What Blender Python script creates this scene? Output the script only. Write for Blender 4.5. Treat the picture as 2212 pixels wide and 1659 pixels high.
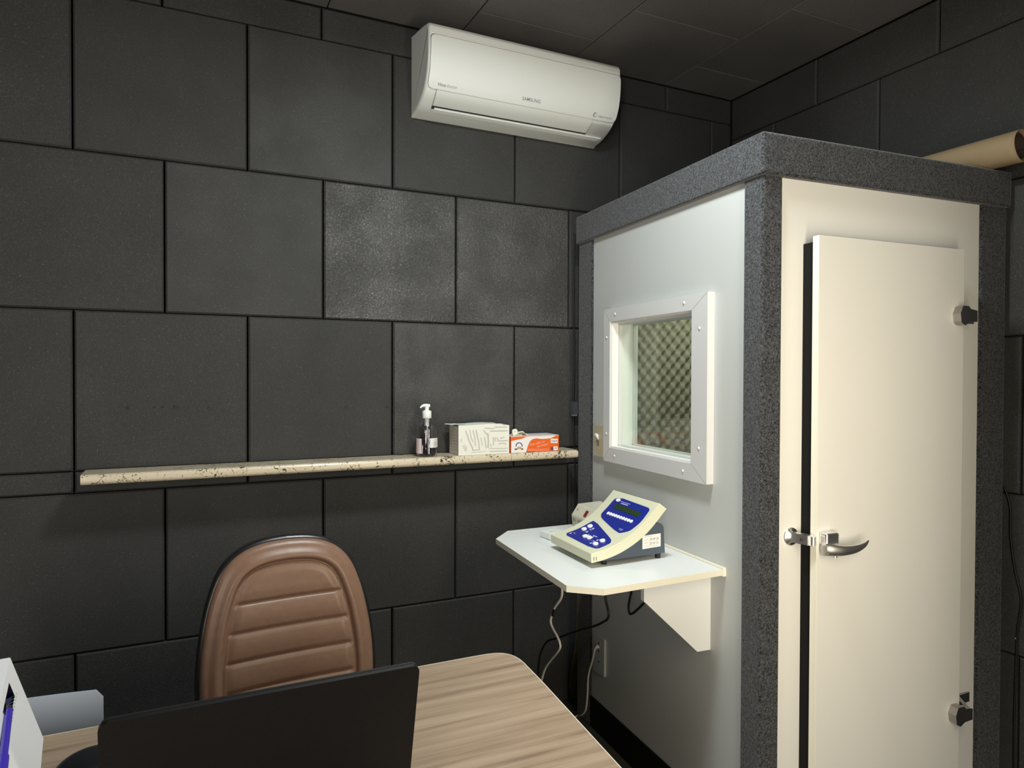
import bpy, bmesh, math, random
import numpy as np
from mathutils import Vector, Matrix
for o in list(bpy.data.objects): bpy.data.objects.remove(o, do_unlink=True)
random.seed(7)
SC = bpy.context.scene
COL = SC.collection
PI = math.pi

# ---------------------------------------------------------------- camera
EYE = 1.3615
F_PX, YAW, PITCH, ROLL = 1492.92, 0.4481, -0.0129, 0.0035
cam = bpy.data.cameras.new('camera')
cam.sensor_fit = 'HORIZONTAL'; cam.sensor_width = 36.0
cam.lens = 36.0 * F_PX / 2212.0
cam.clip_start = 0.02; cam.clip_end = 50
camo = bpy.data.objects.new('camera', cam); COL.objects.link(camo)
fw = Vector((math.sin(YAW)*math.cos(PITCH), math.cos(YAW)*math.cos(PITCH), math.sin(PITCH)))
rt = Vector((math.cos(YAW), -math.sin(YAW), 0)); up = rt.cross(fw)
r2 = rt*math.cos(ROLL) + up*math.sin(ROLL); u2 = -rt*math.sin(ROLL) + up*math.cos(ROLL)
M = Matrix((r2, u2, -fw)).transposed().to_4x4()
M.translation = Vector((-0.2069, -2.485, EYE))
camo.matrix_world = M
SC.camera = camo

# ---------------------------------------------------------------- world, lights, exposure
w = bpy.data.worlds.new('world'); SC.world = w; w.use_nodes = True
w.node_tree.nodes['Background'].inputs[0].default_value = (0.9, 0.93, 1.0, 1)
w.node_tree.nodes['Background'].inputs[1].default_value = 0.02
SC.view_settings.view_transform = 'Standard'; SC.view_settings.look = 'None'
SC.view_settings.exposure = 0.0; SC.view_settings.gamma = 1.0
SC.view_settings.use_curve_mapping = False

def area(name, loc, target, sx, sy, power, color, shape='RECTANGLE', spread=PI):
    l = bpy.data.lights.new(name, 'AREA'); l.shape = shape; l.size = sx; l.size_y = sy
    l.energy = power; l.color = color; l.spread = spread
    o = bpy.data.objects.new(name, l); COL.objects.link(o)
    o.location = loc
    o.rotation_euler = (Vector(target)-Vector(loc)).to_track_quat('-Z', 'Y').to_euler()
    return o
# flat ceiling lamp above the desk (cool white); its housing is built below
area('ceiling_lamp_light', (0.56, -1.22, 2.578), (0.56, -1.22, 0), 0.28, 0.28, 27, (0.93, 1.0, 0.985), 'DISK')
# warm tall floor lamp right of the photographer; its housing is built below
area('floor_lamp_light', (0.84, -2.17, 1.16), (0.98, -1.2, 1.13), 0.20, 1.30, 15, (1.0, 0.87, 0.64), 'RECTANGLE')
# added unseen fill light, housed in a made-up doorway in the rear wall
area('added_fill_light', (-1.55, -4.26, 1.10), (0.1, -1.0, 1.0), 1.1, 2.0, 105, (1.0, 0.95, 0.86), 'RECTANGLE')
# lamp inside the booth
BT = -0.07166
BO = Vector((1.1654, -1.1398, 0.0))
e1 = Vector((math.cos(BT), math.sin(BT), 0)); e2 = Vector((-math.sin(BT), math.cos(BT), 0))
def BW(a, c, z): return BO + e1*a + e2*c + Vector((0, 0, z))
area('booth_lamp_light', BW(.45, .62, 1.83), BW(.47, .80, 0), 0.12, 0.12, 3.6, (1.0, 0.97, 0.86), 'DISK')

# ---------------------------------------------------------------- materials
def mat(name, color, rough=0.5, metal=0.0, spec=0.5, trans=0.0, ior=1.45, noise=None, bump=None, emit=None, coat=0.0, alpha=1.0):
    m = bpy.data.materials.new(name); m.use_nodes = True
    nt = m.node_tree; N = nt.nodes; L = nt.links; b = N['Principled BSDF']
    b.inputs['Base Color'].default_value = (*color, 1); b.inputs['Roughness'].default_value = rough
    b.inputs['Metallic'].default_value = metal; b.inputs['Specular IOR Level'].default_value = spec
    b.inputs['Transmission Weight'].default_value = trans; b.inputs['IOR'].default_value = ior
    b.inputs['Coat Weight'].default_value = coat
    b.inputs['Alpha'].default_value = alpha
    if emit:
        b.inputs['Emission Color'].default_value = (*emit[0], 1); b.inputs['Emission Strength'].default_value = emit[1]
    tc = N.new('ShaderNodeTexCoord')
    if noise:   # (scale, amount, detail)
        n = N.new('ShaderNodeTexNoise'); n.inputs['Scale'].default_value = noise[0]; n.inputs['Detail'].default_value = noise[2] if len(noise) > 2 else 3
        L.new(tc.outputs['Object'], n.inputs['Vector'])
        r = N.new('ShaderNodeMapRange'); r.inputs[1].default_value = .3; r.inputs[2].default_value = .7
        r.inputs[3].default_value = 1-noise[1]; r.inputs[4].default_value = 1+noise[1]
        L.new(n.outputs['Fac'], r.inputs[0])
        v = N.new('ShaderNodeVectorMath'); v.operation = 'SCALE'; v.inputs[0].default_value = color
        L.new(r.outputs[0], v.inputs['Scale']); L.new(v.outputs[0], b.inputs['Base Color'])
    if bump:    # (scale, strength, distance)
        n = N.new('ShaderNodeTexNoise'); n.inputs['Scale'].default_value = bump[0]; n.inputs['Detail'].default_value = 4
        L.new(tc.outputs['Object'], n.inputs['Vector'])
        bp = N.new('ShaderNodeBump'); bp.inputs['Strength'].default_value = bump[1]; bp.inputs['Distance'].default_value = bump[2]
        L.new(n.outputs['Fac'], bp.inputs['Height']); L.new(bp.outputs[0], b.inputs['Normal'])
    return m

def foam_mat(name, base, fleck=1.0, gloss=0.5):
    """painted acoustic foam: dark, fine grained, with paint flecks and a duller or shinier coat tile by tile"""
    m = bpy.data.materials.new(name); m.use_nodes = True
    nt = m.node_tree; N = nt.nodes; L = nt.links; b = N['Principled BSDF']
    tc = N.new('ShaderNodeTexCoord')
    at = N.new('ShaderNodeAttribute'); at.attribute_name = 'tone'
    ag = N.new('ShaderNodeAttribute'); ag.attribute_name = 'sheen_coat'
    n1 = N.new('ShaderNodeTexNoise'); n1.inputs['Scale'].default_value = 330; n1.inputs['Detail'].default_value = 2
    n2 = N.new('ShaderNodeTexNoise'); n2.inputs['Scale'].default_value = 250; n2.inputs['Detail'].default_value = 3; n2.inputs['Distortion'].default_value = .6
    n3 = N.new('ShaderNodeTexNoise'); n3.inputs['Scale'].default_value = 3.1; n3.inputs['Detail'].default_value = 2
    for n in (n1, n2, n3): L.new(tc.outputs['Object'], n.inputs['Vector'])
    r1 = N.new('ShaderNodeMapRange'); r1.inputs[1].default_value = .3; r1.inputs[2].default_value = .7; r1.inputs[3].default_value = .80; r1.inputs[4].default_value = 1.2
    L.new(n1.outputs['Fac'], r1.inputs[0])
    r2_ = N.new('ShaderNodeMapRange'); r2_.inputs[1].default_value = .60; r2_.inputs[2].default_value = .74; r2_.inputs[3].default_value = 0; r2_.inputs[4].default_value = 1.9*fleck
    L.new(n2.outputs['Fac'], r2_.inputs[0])
    r3 = N.new('ShaderNodeMapRange'); r3.inputs[1].default_value = .3; r3.inputs[2].default_value = .7; r3.inputs[3].default_value = .90; r3.inputs[4].default_value = 1.1
    L.new(n3.outputs['Fac'], r3.inputs[0])
    def mth(op, a, b_):
        q = N.new('ShaderNodeMath'); q.operation = op
        for i, x in enumerate((a, b_)):
            if isinstance(x, (int, float)): q.inputs[i].default_value = x
            else: L.new(x, q.inputs[i])
        return q.outputs[0]
    n5 = N.new('ShaderNodeTexNoise'); n5.inputs['Scale'].default_value = 5.5; n5.inputs['Detail'].default_value = 3
    L.new(tc.outputs['Object'], n5.inputs['Vector'])
    r5 = N.new('ShaderNodeMapRange'); r5.inputs[1].default_value = .42; r5.inputs[2].default_value = .60; r5.inputs[3].default_value = .35; r5.inputs[4].default_value = 1.0
    L.new(n5.outputs['Fac'], r5.inputs[0]); COAT = mth('MULTIPLY', ag.outputs['Fac'], r5.outputs[0])   # the coat is patchy
    k = mth('ADD', r1.outputs[0], mth('MULTIPLY', r2_.outputs[0], mth('ADD', mth('MULTIPLY', COAT, 1.3), .7))); k = mth('MULTIPLY', k, r3.outputs[0]); k = mth('MULTIPLY', k, at.outputs['Fac'])  # real flecks, brightened with the coat to paint glitter into the colour
    v = N.new('ShaderNodeVectorMath'); v.operation = 'SCALE'; v.inputs[0].default_value = base
    L.new(k, v.inputs['Scale']); L.new(v.outputs[0], b.inputs['Base Color'])
    rr = N.new('ShaderNodeMapRange'); rr.inputs[3].default_value = .72; rr.inputs[4].default_value = .24
    L.new(ag.outputs['Fac'], rr.inputs[0]); L.new(rr.outputs[0], b.inputs['Roughness'])
    sp = N.new('ShaderNodeMapRange'); sp.inputs[3].default_value = gloss*.6; sp.inputs[4].default_value = .95
    L.new(COAT, sp.inputs[0]); L.new(sp.outputs[0], b.inputs['Specular IOR Level'])
    bp = N.new('ShaderNodeBump'); bp.inputs['Strength'].default_value = .8; bp.inputs['Distance'].default_value = .0022
    n4 = N.new('ShaderNodeTexNoise'); n4.inputs['Scale'].default_value = 105; n4.inputs['Detail'].default_value = 4; n4.inputs['Roughness'].default_value = .7; n4.inputs['Distortion'].default_value = .9
    L.new(tc.outputs['Object'], n4.inputs['Vector'])
    hh = mth('ADD', mth('MULTIPLY', n2.outputs['Fac'], .55), mth('MULTIPLY', n1.outputs['Fac'], .8))
    hh = mth('ADD', hh, mth('MULTIPLY', mth('MULTIPLY', n4.outputs['Fac'], ag.outputs['Fac']), 2.2))
    L.new(hh, bp.inputs['Height']); L.new(bp.outputs[0], b.inputs['Normal'])
    return m

def felt_mat():
    m = bpy.data.materials.new('charcoal_felt'); m.use_nodes = True
    nt = m.node_tree; N = nt.nodes; L = nt.links; b = N['Principled BSDF']
    b.inputs['Roughness'].default_value = .95; b.inputs['Specular IOR Level'].default_value = .1
    b.inputs['Sheen Weight'].default_value = .25; b.inputs['Sheen Roughness'].default_value = .5
    tc = N.new('ShaderNodeTexCoord')
    n = N.new('ShaderNodeTexNoise'); n.inputs['Scale'].default_value = 210; n.inputs['Detail'].default_value = 4; n.inputs['Distortion'].default_value = 1.0
    L.new(tc.outputs['Object'], n.inputs['Vector'])
    c = N.new('ShaderNodeValToRGB'); e = c.color_ramp.elements
    e[0].position = .38; e[0].color = (.009, .009, .010, 1); e[1].position = .66; e[1].color = (.085, .089, .100, 1)
    L.new(n.outputs['Fac'], c.inputs[0]); L.new(c.outputs[0], b.inputs['Base Color'])
    bp = N.new('ShaderNodeBump'); bp.inputs['Strength'].default_value = .7; bp.inputs['Distance'].default_value = .0015
    L.new(n.outputs['Fac'], bp.inputs['Height']); L.new(bp.outputs[0], b.inputs['Normal'])
    return m

def wood_mat():
    m = bpy.data.materials.new('desk_laminate'); m.use_nodes = True
    nt = m.node_tree; N = nt.nodes; L = nt.links; b = N['Principled BSDF']
    b.inputs['Roughness'].default_value = .42
    tc = N.new('ShaderNodeTexCoord'); mp = N.new('ShaderNodeMapping')
    mp.inputs['Scale'].default_value = (2.0, 46, 20); mp.inputs['Rotation'].default_value = (0, 0, math.radians(-2))
    L.new(tc.outputs['Object'], mp.inputs['Vector'])
    n = N.new('ShaderNodeTexNoise'); n.inputs['Scale'].default_value = 1.0; n.inputs['Detail'].default_value = 6; n.inputs['Roughness'].default_value = .6; n.inputs['Distortion'].default_value = .35
    L.new(mp.outputs[0], n.inputs['Vector'])
    mp2 = N.new('ShaderNodeMapping'); mp2.inputs['Scale'].default_value = (6, 220, 20); L.new(tc.outputs['Object'], mp2.inputs['Vector'])
    n2 = N.new('ShaderNodeTexNoise'); n2.inputs['Scale'].default_value = 1.0; n2.inputs['Detail'].default_value = 4; L.new(mp2.outputs[0], n2.inputs['Vector'])
    c = N.new('ShaderNodeValToRGB'); e = c.color_ramp.elements
    e[0].position = .30; e[0].color = (.205, .145, .100, 1); e[1].position = .72; e[1].color = (.43, .325, .235, 1)
    x = e.new(.46); x.color = (.325, .235, .162, 1)
    x = e.new(.55); x.color = (.365, .27, .19, 1)
    mx = N.new('ShaderNodeMath'); mx.operation = 'MULTIPLY_ADD'; mx.inputs[1].default_value = .22
    L.new(n2.outputs['Fac'], mx.inputs[0])
    ad = N.new('ShaderNodeMath'); ad.operation = 'SUBTRACT'; ad.inputs[1].default_value = .11
    L.new(n.outputs['Fac'], ad.inputs[0]); L.new(ad.outputs[0], mx.inputs[2])
    L.new(mx.outputs[0], c.inputs[0]); L.new(c.outputs[0], b.inputs['Base Color'])
    return m

def granite_mat():
    m = bpy.data.materials.new('cream_granite'); m.use_nodes = True
    nt = m.node_tree; N = nt.nodes; L = nt.links; b = N['Principled BSDF']
    b.inputs['Roughness'].default_value = .28
    tc = N.new('ShaderNodeTexCoord')
    n = N.new('ShaderNodeTexNoise'); n.inputs['Scale'].default_value = 85; n.inputs['Detail'].default_value = 5; n.inputs['Distortion'].default_value = 1.6
    n2 = N.new('ShaderNodeTexNoise'); n2.inputs['Scale'].default_value = 14; n2.inputs['Detail'].default_value = 3
    L.new(tc.outputs['Object'], n.inputs['Vector']); L.new(tc.outputs['Object'], n2.inputs['Vector'])
    ad = N.new('ShaderNodeMath'); ad.operation = 'MULTIPLY_ADD'; ad.inputs[1].default_value = .45
    L.new(n2.outputs['Fac'], ad.inputs[0]); L.new(n.outputs['Fac'], ad.inputs[2])
    c = N.new('ShaderNodeValToRGB'); e = c.color_ramp.elements
    e[0].position = .555; e[0].color = (.05, .04, .035, 1); e[1].position = .86; e[1].color = (.64, .56, .43, 1)
    x = e.new(.605); x.color = (.30, .25, .18, 1)
    x = e.new(.65); x.color = (.66, .57, .41, 1)
    L.new(ad.outputs[0], c.inputs[0]); L.new(c.outputs[0], b.inputs['Base Color'])
    return m

FOAM = foam_mat('black_foam', (.0375, .0378, .0378))
FOAMC = foam_mat('black_foam_lightened', (.135, .130, .130), fleck=.3)  # same black foam, colour raised in place of light missing on the ceiling

FELT = felt_mat()
WOOD = wood_mat()
GRANITE = granite_mat()
BLACK = mat('matt_black', (.006, .006, .006), .85, spec=.2)
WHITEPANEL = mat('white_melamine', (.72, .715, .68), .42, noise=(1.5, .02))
SIDEWHITE = mat('white_melamine_dimmed', (.50, .515, .505), .42, noise=(1.5, .02))  # same white melamine, darkened to offset the strong light on the booth side
TABLEWHITE = mat('white_table_laminate', (.77, .785, .785), .38)
EDGECREAM = mat('cream_edge_band', (.78, .75, .63), .5)
FRAMEWHITE = mat('frame_white', (.60, .60, .60), .4)
JAMBWHITE = mat('jamb_white', (.78, .79, .75), .4)
CHROME = mat('chrome', (.88, .87, .86), .30, metal=1.0)
DKCHROME = mat('dark_chrome', (.42, .40, .39), .16, metal=1.0)
def thin_glass():
    m = bpy.data.materials.new('window_glass'); m.use_nodes = True; nt = m.node_tree; N = nt.nodes; L = nt.links
    N.remove(N['Principled BSDF']); out = N['Material Output']
    tr = N.new('ShaderNodeBsdfTransparent'); tr.inputs[0].default_value = (.955, .98, .96, 1)
    gl = N.new('ShaderNodeBsdfGlossy'); gl.inputs['Roughness'].default_value = .0; gl.inputs[0].default_value = (.9, .9, .9, 1)
    fr = N.new('ShaderNodeFresnel'); fr.inputs[0].default_value = 1.5
    mx = N.new('ShaderNodeMixShader'); 
    ge = N.new('ShaderNodeNewGeometry'); inv = N.new('ShaderNodeMath'); inv.operation = 'SUBTRACT'; inv.inputs[0].default_value = 1.0; L.new(ge.outputs['Backfacing'], inv.inputs[1])
    mu = N.new('ShaderNodeMath'); mu.operation = 'MULTIPLY'; L.new(fr.outputs[0], mu.inputs[0]); L.new(inv.outputs[0], mu.inputs[1])
    L.new(mu.outputs[0], mx.inputs[0]); L.new(tr.outputs[0], mx.inputs[1]); L.new(gl.outputs[0], mx.inputs[2]); L.new(mx.outputs[0], out.inputs[0])
    return m
GLASS = thin_glass()
ACWHITE = mat('ac_white', (.80, .83, .81), .28, bump=(6, .03, .002))
ACGREY = mat('ac_groove', (.30, .30, .28), .5)
ACDARK = mat('ac_dark_slot', (.03, .03, .028), .7)
INKGREY = mat('grey_ink', (.20, .20, .20), .6)
INKMID = mat('mid_grey_ink', (.34, .34, .32), .7)
INKLIGHT = mat('light_grey_ink', (.52, .52, .47), .7)
INKDARK = mat('dark_ink', (.03, .03, .035), .6)
BEIGE = mat('beige_plastic', (.46, .42, .29), .45)
IVORY = mat('ivory_plastic', (.72, .70, .56), .4)
LEATHER = mat('brown_leather', (.215, .124, .084), .38, spec=.55, noise=(60, .06), bump=(260, .12, .0008))
SHELL = mat('black_plastic_shell', (.012, .012, .013), .30)
DEVCREAM = mat('device_cream', (.66, .66, .50), .45)
DEVBLUE = mat('membrane_blue', (.010, .022, .26), .38)
DEVSLATE = mat('slate_plastic', (.065, .085, .115), .5)
LCD = mat('lcd_green', (.020, .045, .018), .22)
WHITEBTN = mat('white_button', (.86, .87, .9), .4)
LILAC = mat('lilac_ink', (.42, .40, .70), .5)
REDSW = mat('red_switch', (.24, .02, .02), .35)
PAPER = mat('white_paper', (.80, .80, .78), .8)
TOWEL = mat('towel_paper', (.80, .80, .735), .75, bump=(90, .1, .001))
TOWELEND = mat('towel_edges', (.55, .52, .45), .9, noise=(220, .12))
ORANGE = mat('orange_print', (.80, .13, .012), .45)
PRINTWHITE = mat('print_white', (.82, .80, .80), .45)
PURPLE = mat('purple_print', (.09, .06, .20), .5)
GOLD = mat('gold_print', (.55, .33, .17), .5)
BROWNP = mat('brown_print', (.20, .09, .06), .5)
PINKTXT = mat('pink_print', (.88, .50, .42), .5)
LATEX = mat('latex_cream', (.80, .78, .66), .6)
CLEAR = mat('clear_plastic', (.97, .97, 1.0), .03, trans=1.0, ior=1.42)
GEL = mat('violet_gel', (.80, .76, .90), .0, trans=1.0, ior=1.33)
WHITEPL = mat('white_plastic', (.82, .84, .83), .35)
PALEPINK = mat('pale_pink_label', (.82, .70, .70), .5)
LAPTOP = mat('laptop_black', (.0055, .005, .0052), .5, spec=.25, noise=(350, .25))
LAPEDGE = mat('laptop_edge', (.03, .03, .032), .3)
CARTON = mat('white_carton', (.84, .82, .84), .6)
PENBLUE = mat('violet_pen', (.055, .035, .46), .3)
KRAFT = mat('kraft_paper', (.30, .222, .130), .75, noise=(16, .07), bump=(9, .25, .006))
BLUEGREY = mat('bluegrey_plastic', (.40, .45, .54), .6)
YELLOWED = mat('yellowed_cardboard', (.13, .10, .04), .9, noise=(20, .3))
FLOORM = mat('dark_grey_floor', (.060, .058, .052), .55, noise=(9, .15))
BFOAM = mat('beige_foam', (.235, .225, .165), .95, noise=(60, .06))
MOUSE = mat('black_gloss_plastic', (.010, .012, .015), .30)
CABLEW = mat('white_cable', (.62, .60, .56), .5)
CABLEB = mat('black_cable', (.008, .008, .009), .5)
GREYPL = mat('grey_plastic', (.07, .075, .09), .4)

# ---------------------------------------------------------------- mesh helpers
class MB:
    def __init__(s): s.v = []; s.f = []; s.m = []; s.sm = []
    def add(s, vs, fs, mi=0, smooth=False):
        b = len(s.v); s.v += [tuple(x) for x in vs]
        for f in fs: s.f.append(tuple(b+i for i in f)); s.m.append(mi); s.sm.append(smooth)
        return s
    def box(s, x0, x1, y0, y1, z0, z1, mi=0):
        v = [(x, y, z) for z in (z0, z1) for y in (y0, y1) for x in (x0, x1)]
        return s.add(v, [(0, 2, 3, 1), (4, 5, 7, 6), (0, 1, 5, 4), (2, 6, 7, 3), (0, 4, 6, 2), (1, 3, 7, 5)], mi)
    def prism(s, pts, fn, d0, d1, mi=0, smooth=False, cap=True):
        """pts: 2-D outline; fn(p, q, d) -> 3-D"""
        n = len(pts); v = [fn(p, q, d0) for p, q in pts] + [fn(p, q, d1) for p, q in pts]
        s.add(v, [(i, (i+1) % n, n+(i+1) % n, n+i) for i in range(n)], mi, smooth)
        if cap: s.add(v, [tuple(range(n-1, -1, -1)), tuple(range(n, 2*n))], mi)
        return s
    def tube(s, pts, r, seg=10, mi=0, cap=True):
        P = [Vector(p) for p in pts]; n = len(P)
        if not hasattr(r, '__len__'): r = [r]*n
        up_ = Vector((0, 0, 1)); V = []; prev = None
        for i in range(n):
            t = (P[min(i+1, n-1)]-P[max(i-1, 0)]).normalized()
            if prev is None:
                a = t.orthogonal().normalized()
            else:
                a = (prev - t*prev.dot(t))
                a = a.normalized() if a.length > 1e-6 else t.orthogonal().normalized()
            prev = a; b = t.cross(a)
            for k in range(seg):
                an = 2*PI*k/seg; V.append(P[i] + (a*math.cos(an)+b*math.sin(an))*r[i])
        F = [(i*seg+k, i*seg+(k+1) % seg, (i+1)*seg+(k+1) % seg, (i+1)*seg+k) for i in range(n-1) for k in range(seg)]
        s.add(V, F, mi, True)
        if cap: s.add(V, [tuple(range(seg-1, -1, -1)), tuple((n-1)*seg+k for k in range(seg))], mi)
        return s
    def lathe(s, prof, c, seg=32, mi=0, axis='z', cap=True):
        V = []
        for r, z in prof:
            for k in range(seg):
                an = 2*PI*k/seg; x, y = r*math.cos(an), r*math.sin(an)
                V.append((c[0]+x, c[1]+y, c[2]+z) if axis == 'z' else ((c[0]+x, c[1]+z, c[2]+y) if axis == 'y' else (c[0]+z, c[1]+x, c[2]+y)))
        n = len(prof)
        s.add(V, [(i*seg+k, i*seg+(k+1) % seg, (i+1)*seg+(k+1) % seg, (i+1)*seg+k) for i in range(n-1) for k in range(seg)], mi, True)
        if cap: s.add(V, [tuple(range(seg-1, -1, -1)), tuple((n-1)*seg+k for k in range(seg))], mi)
        return s
    def grid(s, fn, nu, nv, mi=0, smooth=True, cu=False):
        V = [fn(i/nu, j/nv) for j in range(nv+1) for i in range(nu+1)]
        s.add(V, [(j*(nu+1)+i, j*(nu+1)+i+1, (j+1)*(nu+1)+i+1, (j+1)*(nu+1)+i) for j in range(nv) for i in range(nu)], mi, smooth)
        return s
    def poly(s, pts, mi=0): return s.add(pts, [tuple(range(len(pts)))], mi)

def obj(name, mb, m, parent=None, bevel=0, bseg=2, loc=None, rot=None, recalc=True, weld=False, sub=0):
    me = bpy.data.meshes.new(name)
    me.from_pydata([tuple(v) for v in mb.v], [], mb.f)
    for x in (m if isinstance(m, (list, tuple)) else [m]): me.materials.append(x)
    for p, mi, sm in zip(me.polygons, mb.m, mb.sm): p.material_index = mi; p.use_smooth = sm
    if recalc or weld:
        bm = bmesh.new(); bm.from_mesh(me)
        if weld: bmesh.ops.remove_doubles(bm, verts=bm.verts, dist=1e-5)
        if recalc: bmesh.ops.recalc_face_normals(bm, faces=bm.faces)
        bm.to_mesh(me); bm.free()
    o = bpy.data.objects.new(name, me); COL.objects.link(o)
    if parent: o.parent = parent
    if loc: o.location = loc
    if rot: o.rotation_euler = rot
    if bevel:
        b = o.modifiers.new('bevel', 'BEVEL'); b.width = bevel; b.segments = bseg; b.limit_method = 'ANGLE'; b.angle_limit = math.radians(40)
        b.harden_normals = False
    if sub:
        q = o.modifiers.new('sub', 'SUBSURF'); q.levels = sub; q.render_levels = sub
    return o
def tag(o, label=None, cat=None, group=None, kind=None):
    if label: o['label'] = label
    if cat: o['category'] = cat
    if group: o['group'] = group
    if kind: o['kind'] = kind
    return o
def thing(name, label, cat, loc=(0, 0, 0), rz=0, rot=None, group=None):
    o = bpy.data.objects.new(name, None); COL.objects.link(o); o.location = loc
    o.rotation_euler = rot or (0, 0, rz); o.empty_display_size = .05
    return tag(o, label, cat, group)
def booth_frame(name, label, cat):      # an Empty turned like the booth, at the foot of its near left corner
    return thing(name, label, cat, BO, BT)
def text_mesh(txt, size, fn, mb, mi=0, bold=0.0, align='LEFT', shear=0.0):
    """flat lettering from the built-in font, laid onto fn(x, y)"""
    c = bpy.data.curves.new('t', 'FONT'); c.body = txt; c.size = size; c.align_x = align; c.offset = bold; c.shear = shear
    c.resolution_u = 3
    t = bpy.data.objects.new('t', c); COL.objects.link(t)
    bpy.context.view_layer.update()
    dg = bpy.context.evaluated_depsgraph_get()
    me = bpy.data.meshes.new_from_object(t.evaluated_get(dg))
    mb.add([fn(v.co.x, v.co.y) for v in me.vertices], [tuple(p.vertices) for p in me.polygons], mi)
    bpy.data.objects.remove(t, do_unlink=True); bpy.data.curves.remove(c); bpy.data.meshes.remove(me)
def ellipse(cx, cy, rx, ry, n=20, rot=0):
    return [(cx+rx*math.cos(t)*math.cos(rot)-ry*math.sin(t)*math.sin(rot), cy+rx*math.cos(t)*math.sin(rot)+ry*math.sin(t)*math.cos(rot)) for t in (2*PI*k/n for k in range(n))]
def rrect(x0, x1, y0, y1, r, n=5):
    out = []
    for cx, cy, a in ((x1-r, y1-r, 0), (x0+r, y1-r, 90), (x0+r, y0+r, 180), (x1-r, y0+r, 270)):
        for k in range(n+1):
            t = math.radians(a+90*k/n); out.append((cx+r*math.cos(t), cy+r*math.sin(t)))
    return out
def rbox(mb, x0, x1, y0, y1, z0, z1, r, mi=0):
    return mb.prism(rrect(x0, x1, y0, y1, r), lambda p, q, d: (p, q, d), z0, z1, mi)
def smooth_path(pts, n=8):
    P = [Vector(p) for p in pts]; out = []
    for i in range(len(P)-1):
        a, b, c, d = P[max(i-1, 0)], P[i], P[i+1], P[min(i+2, len(P)-1)]
        for k in range(n):
            t = k/n
            out.append(.5*((2*b)+(-a+c)*t+(2*a-5*b+4*c-d)*t*t+(-a+3*b-3*c+d)*t**3))
    out.append(P[-1]); return out

# ---------------------------------------------------------------- room shell, clad in foam tiles
XR, XL, YR, ZC = 2.1207, -2.3, -4.3, 2.648
def tiles(name, rects, fn, m, gu=.006, gv=.0035, bev=.0050, thick=.028, back=None):
    """rects: (u0,u1,v0,v1,tone,coat); fn(u, v, depth) -> world, depth>0 goes into the wall"""
    V = []; Fc = []; tone = []; coat = []
    for (u0, u1, v0, v1, tn, ct) in rects:
        a0, a1, b0, b1 = u0+gu/2, u1-gu/2, v0+gv/2, v1-gv/2
        if a1-a0 < .01 or b1-b0 < .01: continue
        d = random.uniform(0, .0015); i0 = len(V)
        k = bev
        for (q, dd) in ((k, d), (0, d+k), (0, thick)):
            V += [fn(a0+q, b0+q, dd), fn(a1-q, b0+q, dd), fn(a1-q, b1-q, dd), fn(a0+q, b1-q, dd)]
        F = [(0, 1, 2, 3)]
        for L in (0, 4):
            for j in range(4): F.append((L+j, L+4+j, L+4+(j+1) % 4, L+(j+1) % 4))
        for f in F: Fc.append(tuple(i0+x for x in f)); tone.append(tn); coat.append(ct)
    i0 = len(V); u0, u1, v0, v1 = back; u0, u1, v0, v1 = u0-.09, u1+.09, v0-.09, v1+.09
    V += [fn(u0, v0, thick), fn(u1, v0, thick), fn(u1, v1, thick), fn(u0, v1, thick), fn(u0, v0, thick+.05), fn(u1, v0, thick+.05), fn(u1, v1, thick+.05), fn(u0, v1, thick+.05)]
    for f in ((0, 1, 2, 3), (7, 6, 5, 4), (0, 4, 5, 1), (1, 5, 6, 2), (2, 6, 7, 3), (3, 7, 4, 0)): Fc.append(tuple(i0+x for x in f)); tone.append(.35); coat.append(0)
    me = bpy.data.meshes.new(name); me.from_pydata([tuple(x) for x in V], [], Fc); me.materials.append(m)
    a = me.attributes.new('tone', 'FLOAT', 'FACE'); a.data.foreach_set('value', tone)
    a = me.attributes.new('sheen_coat', 'FLOAT', 'FACE'); a.data.foreach_set('value', coat)
    bm = bmesh.new(); bm.from_mesh(me); bmesh.ops.recalc_face_normals(bm, faces=bm.faces); bm.to_mesh(me); bm.free()
    o = bpy.data.objects.new(name, me); COL.objects.link(o); tag(o, kind='structure'); return o
def rows(zs, offs, u0, u1, pitch=.5, special=None, tone=(.93, 1.07)):
    R = []
    for i in range(len(zs)-1):
        js = sorted(set([u0, u1] + [round(offs[i]+pitch*k, 4) for k in range(-12, 12) if u0+.02 < offs[i]+pitch*k < u1-.02]))
        for a, b in zip(js[:-1], js[1:]):
            c = .12
            if special: c = special((a+b)/2, (zs[i]+zs[i+1])/2, c)
            R.append((a, b, zs[i], zs[i+1], random.uniform(*tone), c))
    return R
def shiny(u, z, c):
    if 1.56 < z < 2.04 and .45 < u < 1.3: return 1.0
    if 1.06 < z < 1.55 and .5 < u < 1.3: return .62
    if 1.56 < z < 2.04 and -.1 < u < .3: return .2
    if 2.04 < z < 2.53 and 0 < u < .5: return .3
    return c
ZB = [0, .498, .993, 1.0605, 1.557, 2.046, 2.536, ZC]
SCUFF = mat('scuff', (.022, .021, .021), .8)
SCUFFS = [(-.356, 1.2545, .006, .006), (-.281, 1.2545, .004, .004), (-.257, 1.256, .005, .003), (-.224, 1.2565, .004, .006), (-.214, 1.254, .003, .005), (-.122, 1.2535, .003, .003), (.328, 1.246, .007, .003), (.480, 1.243, .007, .004)]
wb = tiles('wall_back', rows(ZB, [0, .25, 0, 0, .25, 0, .245], XL, XR, special=shiny), lambda u, v, d: (u, d, v), FOAM, back=(XL, XR, 0, ZC))
ZR = [0, .498, .998, 1.488, 1.975, 2.462, ZC]
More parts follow.
